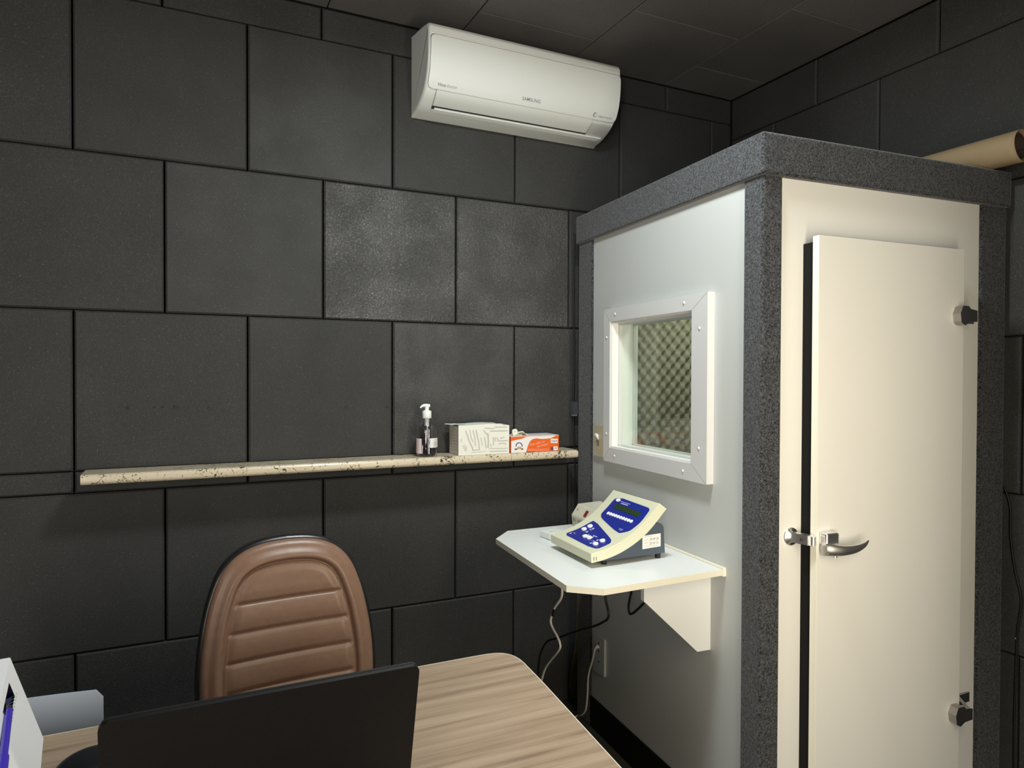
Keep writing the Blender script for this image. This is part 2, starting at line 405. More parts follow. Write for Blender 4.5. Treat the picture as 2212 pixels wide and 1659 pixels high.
for i_, (x, z, rx, rz) in enumerate(SCUFFS):
    obj('scuff_mark', MB().poly([(a, .0015-.0022, b) for a, b in ellipse(x, z, rx, rz, 14)]), SCUFF, wb)
tiles('wall_right', rows(ZR, [-.75, -1.0, -.75, -1.0, -.758, -.98], YR, 0), lambda u, v, d: (XR+d, u, v), FOAM, back=(YR, 0, 0, ZC))
tiles('wall_left', rows(ZR, [-.75, -1.0, -.75, -1.0, -.75, -1.0], YR, 0), lambda u, v, d: (XL-d, u, v), FOAM, back=(YR, 0, 0, ZC))
tiles('wall_rear', rows(ZR, [0, .25, 0, .25, 0, .25], XL, XR), lambda u, v, d: (u, YR-d, v), FOAM, back=(XL, XR, 0, ZC))
CX = [XL] + [round(.263+.4885*k, 4) for k in range(-5, 4)] + [XR]
tiles('ceiling', [(v0, v1, u0, u1, t, c) for (u0, u1, v0, v1, t, c) in rows([x for x in CX if x <= XR], [-.46 if (i % 2) == 0 else -.71 for i in range(len(CX)-1)], YR, 0)],
      lambda u, v, d: (u, v, ZC+d), FOAMC, gu=.005, gv=.003, bev=.0012, back=(XL, XR, YR, 0))
f = obj('floor', MB().box(XL-.08, XR+.08, YR-.08, .08, -.06, 0), FLOORM); tag(f, kind='structure')

# ---------------------------------------------------------------- lamps of the room and an added fill doorway (outside the picture)
def ceiling_lamp():
    t = thing('ceiling_lamp', 'round flat white ceiling lamp above the wooden desk', 'lamp', (.56, -1.22, ZC))
    obj('housing', MB().lathe([(.19, 0), (.19, -.03), (.17, -.05), (.16, -.05)], (0, 0, 0), 40), WHITEPL, t)
    obj('diffuser', MB().lathe([(.158, -.048), (.15, -.060), (.001, -.064)], (0, 0, 0), 40), mat('lamp_diffuser', (.9, .9, .9), .5, emit=((.93, 1, .985), 6)), t)
ceiling_lamp()
def floor_lamp():
    t = thing('floor_lamp', 'tall box-shaped floor lamp with warm light, right of the photographer', 'lamp', (.833, -2.22, 0), math.radians(-8.2))
    obj('base', MB().lathe([(.15, 0), (.15, .02), (.03, .035)], (0, 0, 0), 32), SHELL, t)
    obj('pole', MB().tube([(0, 0, .03), (0, 0, .52)], .012), SHELL, t)
    obj('shade', MB().box(-.125, .125, -.04, .035, .50, 1.83), WHITEPL, t, bevel=.01)
floor_lamp()
df = obj('fill_doorway', MB().box(-2.16, -2.08, YR, YR+.03, 0, 2.2).box(-1.02, -.94, YR, YR+.03, 0, 2.2).box(-2.08, -1.02, YR, YR+.03, 2.12, 2.2), WHITEPL); tag(df, kind='structure')  # unseen doorway frame, added to house the fill light
dl = obj('fill_glow_panel', MB().box(-2.08, -1.02, YR, YR+.012, .0, 2.12), mat('fill_glow_panel', (.5, .5, .5), .8, emit=((1, .93, .82), 4)), df)  # glowing sheet added behind the fill light

# ---------------------------------------------------------------- stone shelf
def shelf():
    t = thing('stone_shelf', 'long narrow speckled cream granite shelf on the black wall', 'shelf', (-.469, 0, 1.034))
    def slab(x0, x1, round_left, round_right):
        d, h, r = .13, .031, .012
        prof = [(0.0, 0), (-(d-r), 0)]
        prof += [(-(d-r)-r*math.sin(k*PI/8), r-r*math.cos(k*PI/8)) for k in range(1, 5)]
        prof += [(-(d-r)-r*math.cos(k*PI/8), h-r+r*math.sin(k*PI/8)) for k in range(0, 5)]
        prof += [(0.0, h)]
        mb = MB().prism(prof, lambda p, q, x: (x, p, q), x0, x1)
        return obj('slab', mb, GRANITE, t, bevel=.003)
    slab(0, .924+.469-.0008, 1, 0); slab(.924+.469+.0008, 1.218+.469, 0, 1)
shelf()

# ---------------------------------------------------------------- air conditioner
ACP = [(0, 2.315), (.06, 2.322), (.1, 2.336), (.14, 2.355), (.165, 2.378), (.183, 2.41), (.192, 2.437), (.198, 2.48), (.2, 2.52), (.197, 2.572)]
def chaikin(P, n=2):
    for _ in range(n):
        Q = [P[0]]
        for a, b in zip(P[:-1], P[1:]):
            Q += [(a[0]*.75+b[0]*.25, a[1]*.75+b[1]*.25), (a[0]*.25+b[0]*.75, a[1]*.25+b[1]*.75)]
        P = Q + [P[-1]]
    return P
class Curve2:
    def __init__(s, P):
        s.P = P; s.u = [0]
        for a, b in zip(P[:-1], P[1:]): s.u.append(s.u[-1]+math.hypot(b[0]-a[0], b[1]-a[1]))
    def at(s, u, off=0):
        i = 0
        while i < len(s.P)-2 and s.u[i+1] < u: i += 1
        a, b = s.P[i], s.P[i+1]; L = s.u[i+1]-s.u[i]; t = (u-s.u[i])/L
        n = ((b[1]-a[1])/L, -(b[0]-a[0])/L)
        return a[0]+(b[0]-a[0])*t+n[0]*off, a[1]+(b[1]-a[1])*t+n[1]*off
def air_conditioner():
    x0, x1 = .570, 1.366
    t = thing('air_conditioner', 'white wall-mounted split air conditioner high on the black wall', 'air conditioner', (x0, 0, 2.315))
    sm = chaikin(ACP); cv = Curve2(sm)
    O = Vector((x0, 0, 2.315))
    def W(x, u, off=0):
        d, z = cv.at(u, off); return (x-x0, -d, z-2.315)
    # body: profile with a rounded top front corner
    prof = sm[:-1] + [(.198, 2.562), (.192, 2.578), (.180, 2.586), (.13, 2.598), (.07, 2.608), (0, 2.612)]
    n = len(prof); L = x1-x0; V = []; stations = []
    for k in range(6):   # rounded side edges: shrink the section a little at each end
        a = k/5*PI/2; stations.append((.014*(1-math.sin(a)), .010*(1-math.cos(a))))
    st = [(dx, sh) for dx, sh in [(0, .009), (.0015, .005), (.004, .002), (.008, 0)]]
    xs = [(d, s_) for d, s_ in st] + [(L-d, s_) for d, s_ in reversed(st)]
    for xx, sh in xs:
        for d, z in prof:
            dd = max(0, d-sh) if d > 0 else 0
            zz = z + (sh if z < 2.45 else -sh) if d > .02 else z
            V.append((xx, -dd, zz-2.315))
    F = [(i*n+j, i*n+(j+1) % n, (i+1)*n+(j+1) % n, (i+1)*n+j) for i in range(len(xs)-1) for j in range(n)]
    mb = MB(); mb.add(V, F, 0, True); mb.add(V, [tuple(range(n)), tuple(range((len(xs)-1)*n, len(xs)*n))], 0)
    body = obj('body', mb, ACWHITE, t)
    m_ = body.modifiers.new('es', 'EDGE_SPLIT'); m_.split_angle = math.radians(35)
    # front panel: raised sheet with rounded corners; top groove behind it
    def sheet(poly, off0, off1, nu=26):
        us = [p[1] for p in poly]; u0, u1 = min(us), max(us); mb = MB(); rowsL = []
        for k in range(nu+1):
            u = u0+(u1-u0)*k/nu; uu = min(max(u, u0+1e-6), u1-1e-6); xsn = []
            for (a, b) in zip(poly, poly[1:]+poly[:1]):
                if (a[1]-uu)*(b[1]-uu) <= 0 and abs(a[1]-b[1]) > 1e-9:
                    xsn.append(a[0]+(b[0]-a[0])*(uu-a[1])/(b[1]-a[1]))
            rowsL.append((min(xsn), max(xsn), u))
        n_ = len(rowsL); V = []
        for (a, b, u) in rowsL: V += [W(a, u, off1), W(b, u, off1), W(a, u, off0), W(b, u, off0)]
        F = []
        for i in range(n_-1):
            j = 4*i; F += [(j, j+1, j+5, j+4), (j, j+4, j+6, j+2), (j+1, j+3, j+7, j+5)]
        F += [(0, 2, 3, 1), (4*n_-4, 4*n_-3, 4*n_-1, 4*n_-2)]
        mb.add(V, F, 0, True); return mb
    def edge(o): q = o.modifiers.new('es', 'EDGE_SPLIT'); q.split_angle = math.radians(30); return o
    pu0, pu1 = .171, .3475
    pan = rrect(.577, 1.360, pu0, pu1, .016)
    edge(obj('front_panel', sheet(pan, -.001, .0045, 40), ACWHITE, t))
    # dark shadow-gap line around the lower edge of the panel and the louvre
    gl = MB()
    def line(pts, wdt, off, mb):
        P = []
        for (a, b) in zip(pts[:-1], pts[1:]):
            m_ = max(2, int(math.hypot(b[0]-a[0], b[1]-a[1])/.006)) if abs(a[1]-b[1]) > .004 else 2
            for k in range(m_): P.append((a[0]+(b[0]-a[0])*k/m_, a[1]+(b[1]-a[1])*k/m_))
        P.append(pts[-1]); V = []
        for i, p in enumerate(P):
            q0, q1 = P[max(i-1, 0)], P[min(i+1, len(P)-1)]; dx, du = q1[0]-q0[0], q1[1]-q0[1]; l = math.hypot(dx, du) or 1
            nx, nu_ = -du/l*wdt/2, dx/l*wdt/2; V += [W(p[0]+nx, p[1]+nu_, off), W(p[0]-nx, p[1]-nu_, off)]
        mb.add(V, [(2*i, 2*i+1, 2*i+3, 2*i+2) for i in range(len(P)-1)])
    line([(.5765, .333), (.5765, pu0+.016), (.579, pu0+.008), (.583, pu0+.003), (.592, pu0-.0006), (1.345, pu0-.0006), (1.354, pu0+.003), (1.3605, pu0+.016), (1.3605, .333)], .0016, .0007, gl)
    line([(.5765, .333), (.578, .342), (.583, .347), (.592, .3495), (1.345, .3495), (1.354, .347), (1.359, .342), (1.3605, .333)], .0042, .0006, gl)
    edge(obj('top_rim', sheet([(.580, .3545), (1.356, .3545), (1.356, .3600), (.580, .3600)], 0, .003, 3), ACWHITE, t))
    line([(.612, .170), (.617, .098)], .0022, .0007, gl)
    line([(1.262, .170), (1.268, .095)], .0014, .0007, gl)
    obj('seam', gl, ACGREY, t)
    lv = edge(obj('louvre', sheet([(.619, .101), (1.262, .101), (1.2615, .168), (.614, .168)], 0, .003, 14), ACWHITE, t))
    sl = MB(); line([(.617, .0955), (1.268, .0955)], .0075, .0008, sl)
    sl.prism(ellipse(0, 0, .0055, .0055, 14), lambda p, q, d: W(.6225+p, .089+q, d), .0005, .004)
    obj('air_slot', sl, ACDARK, t)
    lp = edge(obj('lower_lip', sheet([(.622, .066), (1.335, .066), (1.345, .086), (.619, .086)], 0, .004, 4), ACWHITE, t))
    tx = MB()
    def at_(x, u): return lambda px, py: W(x+px, u+py, .0052)
    def word(nm, m_, txt, size, x, u, bold=0.0):
        mb = MB(); text_mesh(txt, size, at_(x, u), mb, 0, bold=bold); obj(nm, mb, m_, t, recalc=False)
    word('brand_lettering', INKGREY, 'SAMSUNG', .0170, .9405, .190, .00005)
    word('feature_lettering', INKGREY, 'Virus', .0145, .6115, .1835, .0002)
    word('feature_lettering', INKMID, 'doctor', .0145, .6445, .1835)
    word('feature_lettering', INKMID, 'digital inverter', .0105, 1.279, .1825, .0001)
    ring = ellipse(0, 0, .0085, .0085, 24); ma = MB()
    for k in range(24):
        a, b = ring[k], ring[(k+1) % 24]; fx, fz = ((.45, .7) if 6 <= k < 18 else (.8, .8))
        ma.poly([W(1.262+a[0], .188+a[1], .0052), W(1.262+b[0], .188+b[1], .0052), W(1.262+b[0]*fx, .188+b[1]*fz, .0052), W(1.262+a[0]*fx, .188+a[1]*fz, .0052)], 0 if 6 <= k < 18 else 1)
    obj('round_mark', ma, [INKGREY, INKMID], t, recalc=False, weld=True)
air_conditioner()

# ---------------------------------------------------------------- audiometry booth
def booth():
    t = booth_frame('hearing_test_booth', 'white sound booth edged in charcoal felt, with window and door', 'booth')
    HC0, HC1, HZ0, HZ1 = .272, .757, 1.100, 1.556
    TW = .09; D = 1.035; Wd = .935
    def ringy(a0, a1, c0, c1, z0, z1, h0, h1, g0, g1):
        mb = MB(); mb.box(a0, a1, c0, c1, z0, g0); mb.box(a0, a1, c0, c1, g1, z1); mb.box(a0, a1, c0, h0, g0, g1); mb.box(a0, a1, h1, c1, g0, g1); return mb
    obj('side_panel', ringy(0, TW, .05, D-.04, .118, 1.89, HC0, HC1, HZ0, HZ1), SIDEWHITE, t)
    obj('front_panel', MB().box(.03, .90, 0, .05, .118, 1.89), WHITEPANEL, t)
    obj('back_panel', MB().box(.03, .90, D-.05, D-.01, .118, 1.89), WHITEPANEL, t)
    obj('far_side_panel', MB().box(.87, .915, .05, D-.05, .118, 1.89), WHITEPANEL, t)
    obj('booth_floor', MB().box(.0, .92, .0, D-.01, .06, .118), BLACK, t)
    obj('roof', MB().box(.0, .92, .0, D-.01, 1.89, 1.975), BLACK, t)
    # felt covered edges
    def felt(*bxs):
        mb = MB()
        for b in bxs: mb.box(*b)
        return mb
    obj('corner_post', felt((-.008, .057, -.008, .067, 0, 1.888)), FELT, t, bevel=.006, bseg=3)
    obj('rear_post', felt((-.008, .05, .926, 1.037, 0, 1.888)), FELT, t, bevel=.006, bseg=3)
    obj('far_post', felt((.824, .937, -.008, .03, 0, 1.888)), FELT, t, bevel=.006, bseg=3)
    obj('top_band', felt((-.018, .945, -.018, 1.045, 1.884, 1.993)), FELT, t, bevel=.007, bseg=3)
    obj('kick_board', felt((-.006, .93, -.006, 1.0, 0, .119)), BLACK, t, bevel=.003)
    # egg-crate foam lining
    def egg(fn, u0, u1, v0, v1, p=.047, q=.052, h=.022, nper=8):
        nu = int((u1-u0)/p*nper); nv = int((v1-v0)/q*nper)
        def g(s_, r_):
            u = u0+(u1-u0)*s_; v = v0+(v1-v0)*r_
            k = math.sin(2*PI*u/p)*math.sin(2*PI*v/q)
            k = math.copysign(abs(k)**.8, k)
            return fn(u, v, h*.5*(1+k))
        return MB().grid(g, nu, nv)
    obj('foam_lining', egg(lambda u, v, h: (u, D-.055-.01-h, v), .10, .865, .75, 1.88, p=.047, q=.052, h=.022), BFOAM, t)
    obj('foam_lining', egg(lambda u, v, h: (.865-.01-h, u, v), .06, D-.06, .75, 1.88, p=.047, q=.052, h=.022), BFOAM, t)
    # window: moulding, jamb, two panes
    t0, t1 = -.024, 0.0
    o0, o1, y0, y1 = .197, .802, 1.048, 1.603
    fr = MB()
    for quad in (((o0, y0), (o1, y0), (HC1, HZ0), (HC0, HZ0)), ((o1, y0), (o1, y1), (HC1, HZ1), (HC1, HZ0)),
                 ((o1, y1), (o0, y1), (HC0, HZ1), (HC1, HZ1)), ((o0, y1), (o0, y0), (HC0, HZ0), (HC0, HZ1))):
        fr.prism([(a, b) for a, b in quad], lambda p, q, d: (d, p, q), t0, t1)
    fo = obj('window_frame', fr, FRAMEWHITE, t, bevel=.0018)
    for (ca, za, cb, zb) in ((o0, y1, HC0, HZ1), (o1, y1, HC1, HZ1), (o0, y0, HC0, HZ0), (o1, y0, HC1, HZ0)):
        L_ = math.hypot(cb-ca, zb-za); nx, nz = -(zb-za)/L_*.0004, (cb-ca)/L_*.0004
        obj('mitre_joint', MB().poly([(t0-.0003, ca+nx, za+nz), (t0-.0003, cb+nx, zb+nz), (t0-.0003, cb-nx, zb-nz), (t0-.0003, ca-nx, za-nz)]), ACGREY, fo)
    jb = MB()
    jb.box(-.018, TW, HC0-.001, HC0+.006, HZ0, HZ1); jb.box(-.018, TW, HC1-.006, HC1+.001, HZ0, HZ1)
    jb.box(-.018, TW, HC0, HC1, HZ0-.001, HZ0+.006); jb.box(-.018, TW, HC0, HC1, HZ1-.006, HZ1+.001)
    obj('jamb', jb, JAMBWHITE, fo)
    bd = MB()
    for a in (.008, .068):
        bd.box(a, a+.010, HC0+.005, HC0+.012, HZ0+.005, HZ1-.005); bd.box(a, a+.010, HC1-.012, HC1-.005, HZ0+.005, HZ1-.005)
        bd.box(a, a+.010, HC0+.005, HC1-.005, HZ0+.005, HZ0+.012); bd.box(a, a+.010, HC0+.005, HC1-.005, HZ1-.012, HZ1-.005)
    obj('glazing_bead', bd, FRAMEWHITE, fo)
    for a in (.020, .080):
        obj('window_pane', MB().box(a, a+.004, HC0+.006, HC1-.006, HZ0+.006, HZ1-.006), GLASS, t)
    for (c, z) in ((.31, 1.581), (.72, 1.581), (.31, 1.074), (.72, 1.074), (.234, 1.50), (.234, 1.15), (.780, 1.50), (.780, 1.15)):
        obj('frame_screw', MB().lathe([(.0001, -.0035), (.003, -.003), (.0045, -.0005), (.0045, .001)], (t0-.0005, c, z), 14, axis='x'), FRAMEWHITE, fo)
    # door, ajar on its black seal
    DG = .150
    obj('door_seal', MB().box(.134, .66, -.040, 0, .16, 1.715), BLACK, t, bevel=.002)
    dr = obj('door', MB().box(.130, .678, -.060, -.040, .150, 1.728), WHITEPANEL, t, bevel=.0015)
    obj('edge_band', MB().box(.1285, .1305, -.0602, -.0398, .150, 1.728), EDGECREAM, dr)
    # lever latch
    lt = MB()
    lt.box(.136, .180, -.088, -.060, .922, .955)
    latch = obj('latch', lt, CHROME, t, bevel=.006, bseg=3)
    lv = MB()
    path = smooth_path([(.134, -.080, .914), (.155, -.092, .912), (.180, -.102, .911), (.215, -.108, .914), (.245, -.108, .922), (.262, -.104, .931)], 5)
    n = len(path)
    V = []; seg = 14
    for i, p in enumerate(path):
        s_ = i/(n-1); hz = .0165*(1-s_)**.65+.0015; hy = .009*(1-s_)+.0025
        for k in range(seg):
            a = 2*PI*k/seg; V.append((p.x, p.y+hy*math.cos(a), p.z+hz*math.sin(a)))
    lv.add(V, [(i*seg+k, i*seg+(k+1) % seg, (i+1)*seg+(k+1) % seg, (i+1)*seg+k) for i in range(n-1) for k in range(seg)], 0, True)
    lv.add(V, [tuple(range(seg)), tuple((n-1)*seg+k for k in range(seg))])
    obj('lever', lv, CHROME, latch)
    obj('latch_cover', MB().box(.134, .168, -.092, -.076, .898, .924), CHROME, latch, bevel=.004)
    obj('latch_pin', MB().lathe([(.006, -.006), (.006, .006)], (.168, -.084, .897), 12), CHROME, latch)
    # strike on the frame
    st = obj('strike', MB().lathe([(.0245, 0), (.0245, -.003), (.0225, -.0055), (.016, -.0065), (.015, -.010), (.0001, -.010)], (.099, 0, .933), 28, axis='y'), CHROME, t)
    obj('strike_arm', MB().prism([(.091, -.008), (.106, -.056), (.124, -.056), (.112, -.008)], lambda p, q, d: (p, q, d), .920, .946), CHROME, st, bevel=.003)
    obj('strike_roller', MB().lathe([(.0075, -.011), (.0075, .011)], (.116, -.062, .933), 14), CHROME, st)
    obj('strike_screw', MB().lathe([(.004, 0), (.004, -.002)], (.098, -.040, .933), 12, axis='x'), INKDARK, st)
    # lift-off hinges
    for zc in (1.537, .388):
        h = MB(); h.prism([(.634, zc-.022), (.650, zc-.030), (.668, zc-.020), (.700, zc-.018), (.700, zc+.014), (.672, zc+.018), (.664, zc+.026), (.640, zc+.026), (.630, zc+.004)], lambda p, q, d: (p, d, q), -.084, -.060)
        hg = obj('hinge', h, DKCHROME, t, bevel=.006, bseg=3)
        obj('hinge_leaf', MB().prism([(.695, -.082), (.745, -.010), (.800, -.006), (.800, .0), (.735, .0), (.695, -.064)], lambda p, q, d: (p, q, d), zc-.016, zc+.012), DKCHROME, hg, bevel=.003)
    # lamp under the booth ceiling
    obj('booth_lamp', MB().lathe([(.08, 0), (.08, -.02), (.06, -.035), (.001, -.04)], (.45, .62, 1.889), 28), mat('booth_lamp_glass', (.9, .9, .85), .5, emit=((1, .97, .86), 2)), t)
booth()

def wall_plate(name, label, cat, c0, c1, z0, z1, m, depth):
    t = thing(name, label, cat, BW(0, (c0+c1)/2, z0), BT)
    h = z1-z0; w_ = c1-c0
    obj('plate', MB().prism(rrect(-w_/2, w_/2, 0, h, .006), lambda p, q, d: (d, p, q), -depth, -.0006), m, t, bevel=.003, bseg=3)
    return t, h
t, h = wall_plate('light_switch', 'beige light switch plate left of the booth window', 'light switch', .823, .902, 1.056, 1.173, BEIGE, .012)
obj('toggle', MB().prism([(-.012, .060), (-.026, .082), (-.020, .088), (-.011, .078)], lambda p, q, d: (p, d, q), -.006, .006), WHITEPL, t, bevel=.002)
obj('slot', MB().box(-.0128, -.011, -.007, .007, .040, .078), mat('switch_slot', (.20, .17, .10), .7), t)
for z in (.028, .096): obj('screw', MB().lathe([(.003, -.013), (.003, -.011)], (0, 0, z), 12, axis='x'), BEIGE, t)
t, h = wall_plate('power_outlet', 'white flush power outlet low on the booth wall with a plug in it', 'outlet', .812, .895, .235, .375, SIDEWHITE, .010)
for z in (.115, .085, .045): obj('socket_hole', MB().lathe([(.004, -.0106), (.004, -.009)], (0, .0, z), 12, axis='x'), INKDARK, t)

# ---------------------------------------------------------------- fold-down table on the booth wall
def table():
    t = booth_frame('wall_table', 'small white cut-corner wall table carrying the audiometer', 'table')
    zt = .818; th = .0165
    poly = [(-.012, .139), (-.410, .104), (-.485, .162), (-.479, .705), (-.401, .799), (-.012, .826)]
    top = obj('tabletop', MB().prism(poly, lambda p, q, d: (p, q, d), zt-th, zt), TABLEWHITE, t)
    eb = MB(); n = len(poly)
    for i in range(5):
        (x0, y0), (x1, y1) = poly[i], poly[i+1]; dx, dy = x1-x0, y1-y0; l = math.hypot(dx, dy); nx, ny = dy/l*.0012, -dx/l*.0012
        if (nx*(x0+.24)+ny*(y0-.45)) < 0: nx, ny = -nx, -ny
        eb.add([(x0, y0, zt-th-.0002), (x1, y1, zt-th-.0002), (x1+nx, y1+ny, zt-th-.0002), (x0+nx, y0+ny, zt-th-.0002), (x0, y0, zt+.0002), (x1, y1, zt+.0002), (x1+nx, y1+ny, zt+.0002), (x0+nx, y0+ny, zt+.0002)],
               [(0, 1, 2, 3), (4, 5, 6, 7), (0, 1, 5, 4), (1, 2, 6, 5), (2, 3, 7, 6), (3, 0, 4, 7)])
    obj('edge_band', eb, EDGECREAM, top)
    obj('wall_batten', MB().box(-.0112, 0, .138, .835, zt-.020, zt+.004), EDGECREAM, t)
    # bracket
    obj('bracket', MB().prism([(-.225, zt-th), (-.225, .733), (-.045, .566), (0, .566), (0, zt-th)], lambda p, q, d: (p, d, q), .205, .221), TABLEWHITE, t, bevel=.0008)
table()

# ---------------------------------------------------------------- audiometer
def audiometer():
    t = thing('audiometer', 'cream desktop audiometer with blue keypads and small green display', 'audiometer', (.832, -.839, .818), math.radians(-2.64))
    # local: x = front to back, y = width, z up from the table top
    z0 = .818
    TOP = chaikin([(0, .861-z0), (.064, .873-z0), (.123, .898-z0), (.173, .932-z0), (.229, .987-z0)], 2)
    BOT = chaikin([(.254, .969-z0), (.203, .916-z0), (.163, .885-z0), (.104, .855-z0), (.046, .839-z0), (.002, .834-z0)], 2)
    Wd = .255
    prof = TOP+BOT
    obj('top_case', MB().prism(prof, lambda p, q, d: (p, d, q), 0, Wd, smooth=False), DEVCREAM, t, bevel=.0025, bseg=3)
    cv = Curve2(TOP)
    def S(u, wv, off=.0006):
        i = cv.at(u, 0); j = cv.at(u, 1.0); nx, nz = j[0]-i[0], j[1]-i[1]
        return (i[0]-nx*off, wv, i[1]-nz*off)
    def strip(poly, off, nu=26):
        us = [p[0] for p in poly]; a, b = min(us), max(us); rws = []
        for k in range(nu+1):
            u = a+(b-a)*k/nu; uu = min(max(u, a+1e-6), b-1e-6); ws = []
            for p, q in zip(poly, poly[1:]+poly[:1]):
                if (p[0]-uu)*(q[0]-uu) <= 0 and abs(p[0]-q[0]) > 1e-9: ws.append(p[1]+(q[1]-p[1])*(uu-p[0])/(q[0]-p[0]))
            rws.append((u, min(ws), max(ws)))
        mb = MB(); V = []
        for u, w0, w1 in rws: V += [S(u, w0, off), S(u, w1, off), S(u, w0, -.001), S(u, w1, -.001)]
        F = []
        for i in range(nu): j = 4*i; F += [(j, j+1, j+5, j+4), (j, j+4, j+6, j+2), (j+1, j+3, j+7, j+5)]
        F += [(0, 1, 3, 2), (4*nu, 4*nu+2, 4*nu+3, 4*nu+1)]
        mb.add(V, F); return mb
    def chk(P, n=2):
        for _ in range(n):
            Q = []
            for a, b in zip(P, P[1:]+P[:1]): Q += [(a[0]*.88+b[0]*.12, a[1]*.88+b[1]*.12), (a[0]*.12+b[0]*.88, a[1]*.12+b[1]*.88)]
            P = Q
        return P
    low = chk([(.0265, .222), (.1345, .212), (.1335, .187), (.0885, .022), (.0245, .019)])
    upp = chk([(.1605, .212), (.247, .213), (.246, .018), (.190, .012), (.148, .018), (.1245, .048)])
    lo = obj('keypad', strip(low, .0012), DEVBLUE, t)
    up_ = obj('display_panel', strip(upp, .0012), DEVBLUE, t)
    obj('lcd', strip([(.203, .186), (.2235, .186), (.2225, .042), (.201, .042)], .0020, 6), LCD, up_)
    def btn(name, u, wv, ru, rw, h, m, par):
        mb = MB(); E = ellipse(0, 0, ru, rw, 18)
        V = [S(u+p*.92, wv+q*.92, h) for p, q in E]+[S(u+p, wv+q, h*.6) for p, q in E]+[S(u+p, wv+q, .001) for p, q in E]; n = 18
        mb.add(V, [tuple(range(n))]); mb.add(V, [(L+i, L+(i+1) % n, L+n+(i+1) % n, L+n+i) for L in (0, n) for i in range(n)], 0, True)
        obj(name, mb, m, par)
    for k in range(10): btn('key', .1805, .1805-.01450*k, .0062, .0058, .0035, WHITEBTN, up_)
    for u, wv in ((.1077, .1866), (.0867, .190), (.0592, .1366), (.0609, .1144), (.0718, .055), (.0469, .0537)):
        btn('key', u, wv, .0085, .0095, .0055, WHITEBTN, lo)
    for u, wv in ((.1054, .1609), (.0833, .163), (.0726, .1363), (.0717, .1099), (.068, .0744), (.0439, .0724), (.0474, .2051)):
        obj('key_mark', MB().poly([S(u-.0045, wv-.004, .0017), S(u-.0045, wv+.005, .0017), S(u+.0045, wv, .0017)]), WHITEBTN, lo)
    for u, w0, w1 in ((.096, .170, .158), (.078, .120, .095), (.056, .085, .066), (.054, .200, .190)):
        obj('key_caption', MB().poly([S(u-.002, w0, .0017), S(u-.002, w1, .0017), S(u+.002, w1, .0017), S(u+.002, w0, .0017)]), LILAC, lo)
    mk = MB(); mk.poly([S(.2364+p, .1889+q, .0018) for p, q in ellipse(0, 0, .0062, .0125, 20)])
    obj('brand_oval', mk, WHITEBTN, up_)
    for u0, u1, w0, w1 in ((.2268, .2305, .164, .124), (.2335, .2355, .172, .118), (.1415, .1432, .068, .044), (.1372, .1392, .060, .046)):
        obj('brand_caption', MB().poly([S(u0, w0, .0018), S(u0, w1, .0018), S(u1, w1, .0018), S(u1, w0, .0018)]), LILAC, up_)
    # slate wedge base
    base = [(.045, .013), (.083, .013), (.262, .016), (.257, .092), (.251, .103), (.236, .1075), (.19, .09), (.15, .062), (.10, .036), (.05, .02)]
    bs = obj('wedge_base', MB().prism(base, lambda p, q, d: (p, d, q), .018, .237), DEVSLATE, t, bevel=.004, bseg=3)
    for x, y in ((.06, .03), (.06, .225), (.245, .03), (.245, .225)):
        obj('foot', MB().lathe([(.008, 0), (.009, .014)], (x, y, 0), 14), SHELL, bs)
    st = MB()
    fx = lambda a, b, off=.0010: (a, .018-off, b)
    st.poly([fx(.182, .034), fx(.246, .037), fx(.246, .076), fx(.182, .073)])
    stk = obj('date_sticker', st, PAPER, bs, recalc=False)
    ink = MB()
    text_mesh('20 09 24', .0105, lambda x, y: fx(.2065+x*.86, .0575+y, .0014), ink, 0)
    text_mesh('20 09 25', .0105, lambda x, y: fx(.2065+x*.86, .0455+y, .0014), ink, 0)
    for a0, a1, b in ((.187, .215, .0685), (.187, .203, .0595), (.187, .203, .0500), (.190, .238, .0400)):
        ink.poly([fx(a0, b, .0014), fx(a1, b+.0012, .0014), fx(a1, b+.0026, .0014), fx(a0, b+.0014, .0014)], 1)
    obj('handwriting', ink, [INKGREY, INKLIGHT], stk, recalc=False)
    ft = MB()
    for a, b in ((.008, .010), (.016, .0125)): ft.box(a, a+.0025, -.0006, 0, .022, .033)
    obj('side_mark', ft, INKGREY, t)
audiometer()

def power_supply():
    t = booth_frame('power_supply', 'cream voltage stabiliser box with a small red switch behind the audiometer', 'power supply')
    z = .818
    prof = [(-.150, z), (-.154, z+.040), (-.128, z+.078), (-.035, z+.082), (-.030, z+.06), (-.030, z)]
    obj('case', MB().prism(prof, lambda p, q, d: (p, d, q), .655, .798), IVORY, t, bevel=.004, bseg=3)
    sx, sz = (-.128+.154), (.078-.040); L = math.hypot(sx, sz); nx, nz = -sz/L, sx/L
    def S(c, s_, off): return (-.154+sx*s_+nx*off, c, z+.040+sz*s_+nz*off)
    sw = MB(); P = [(.700, .22), (.716, .22), (.716, .72), (.700, .72)]
    sw.prism(P, lambda p, q, d: S(p, q, d), -.002, .003); obj('switch', sw, REDSW, t, bevel=.001)
    mk = MB().poly([S(.781, .70, .0006), S(.781, .42, .0006), S(.774, .56, .0006)]); obj('arrow_mark', mk, INKGREY, t)
    em_ = mat('psu_emblem', (.36, .34, .29), .6)
    for c0, c1 in ((.790, .765), (.755, .690)):
        obj('emblem', MB().prism(ellipse((c0+c1)/2, z+.026, (c0-c1)/2, .006, 18), lambda p, q, d: (-.1532+d, p, q), -.0015, 0), em_, t)
power_supply()
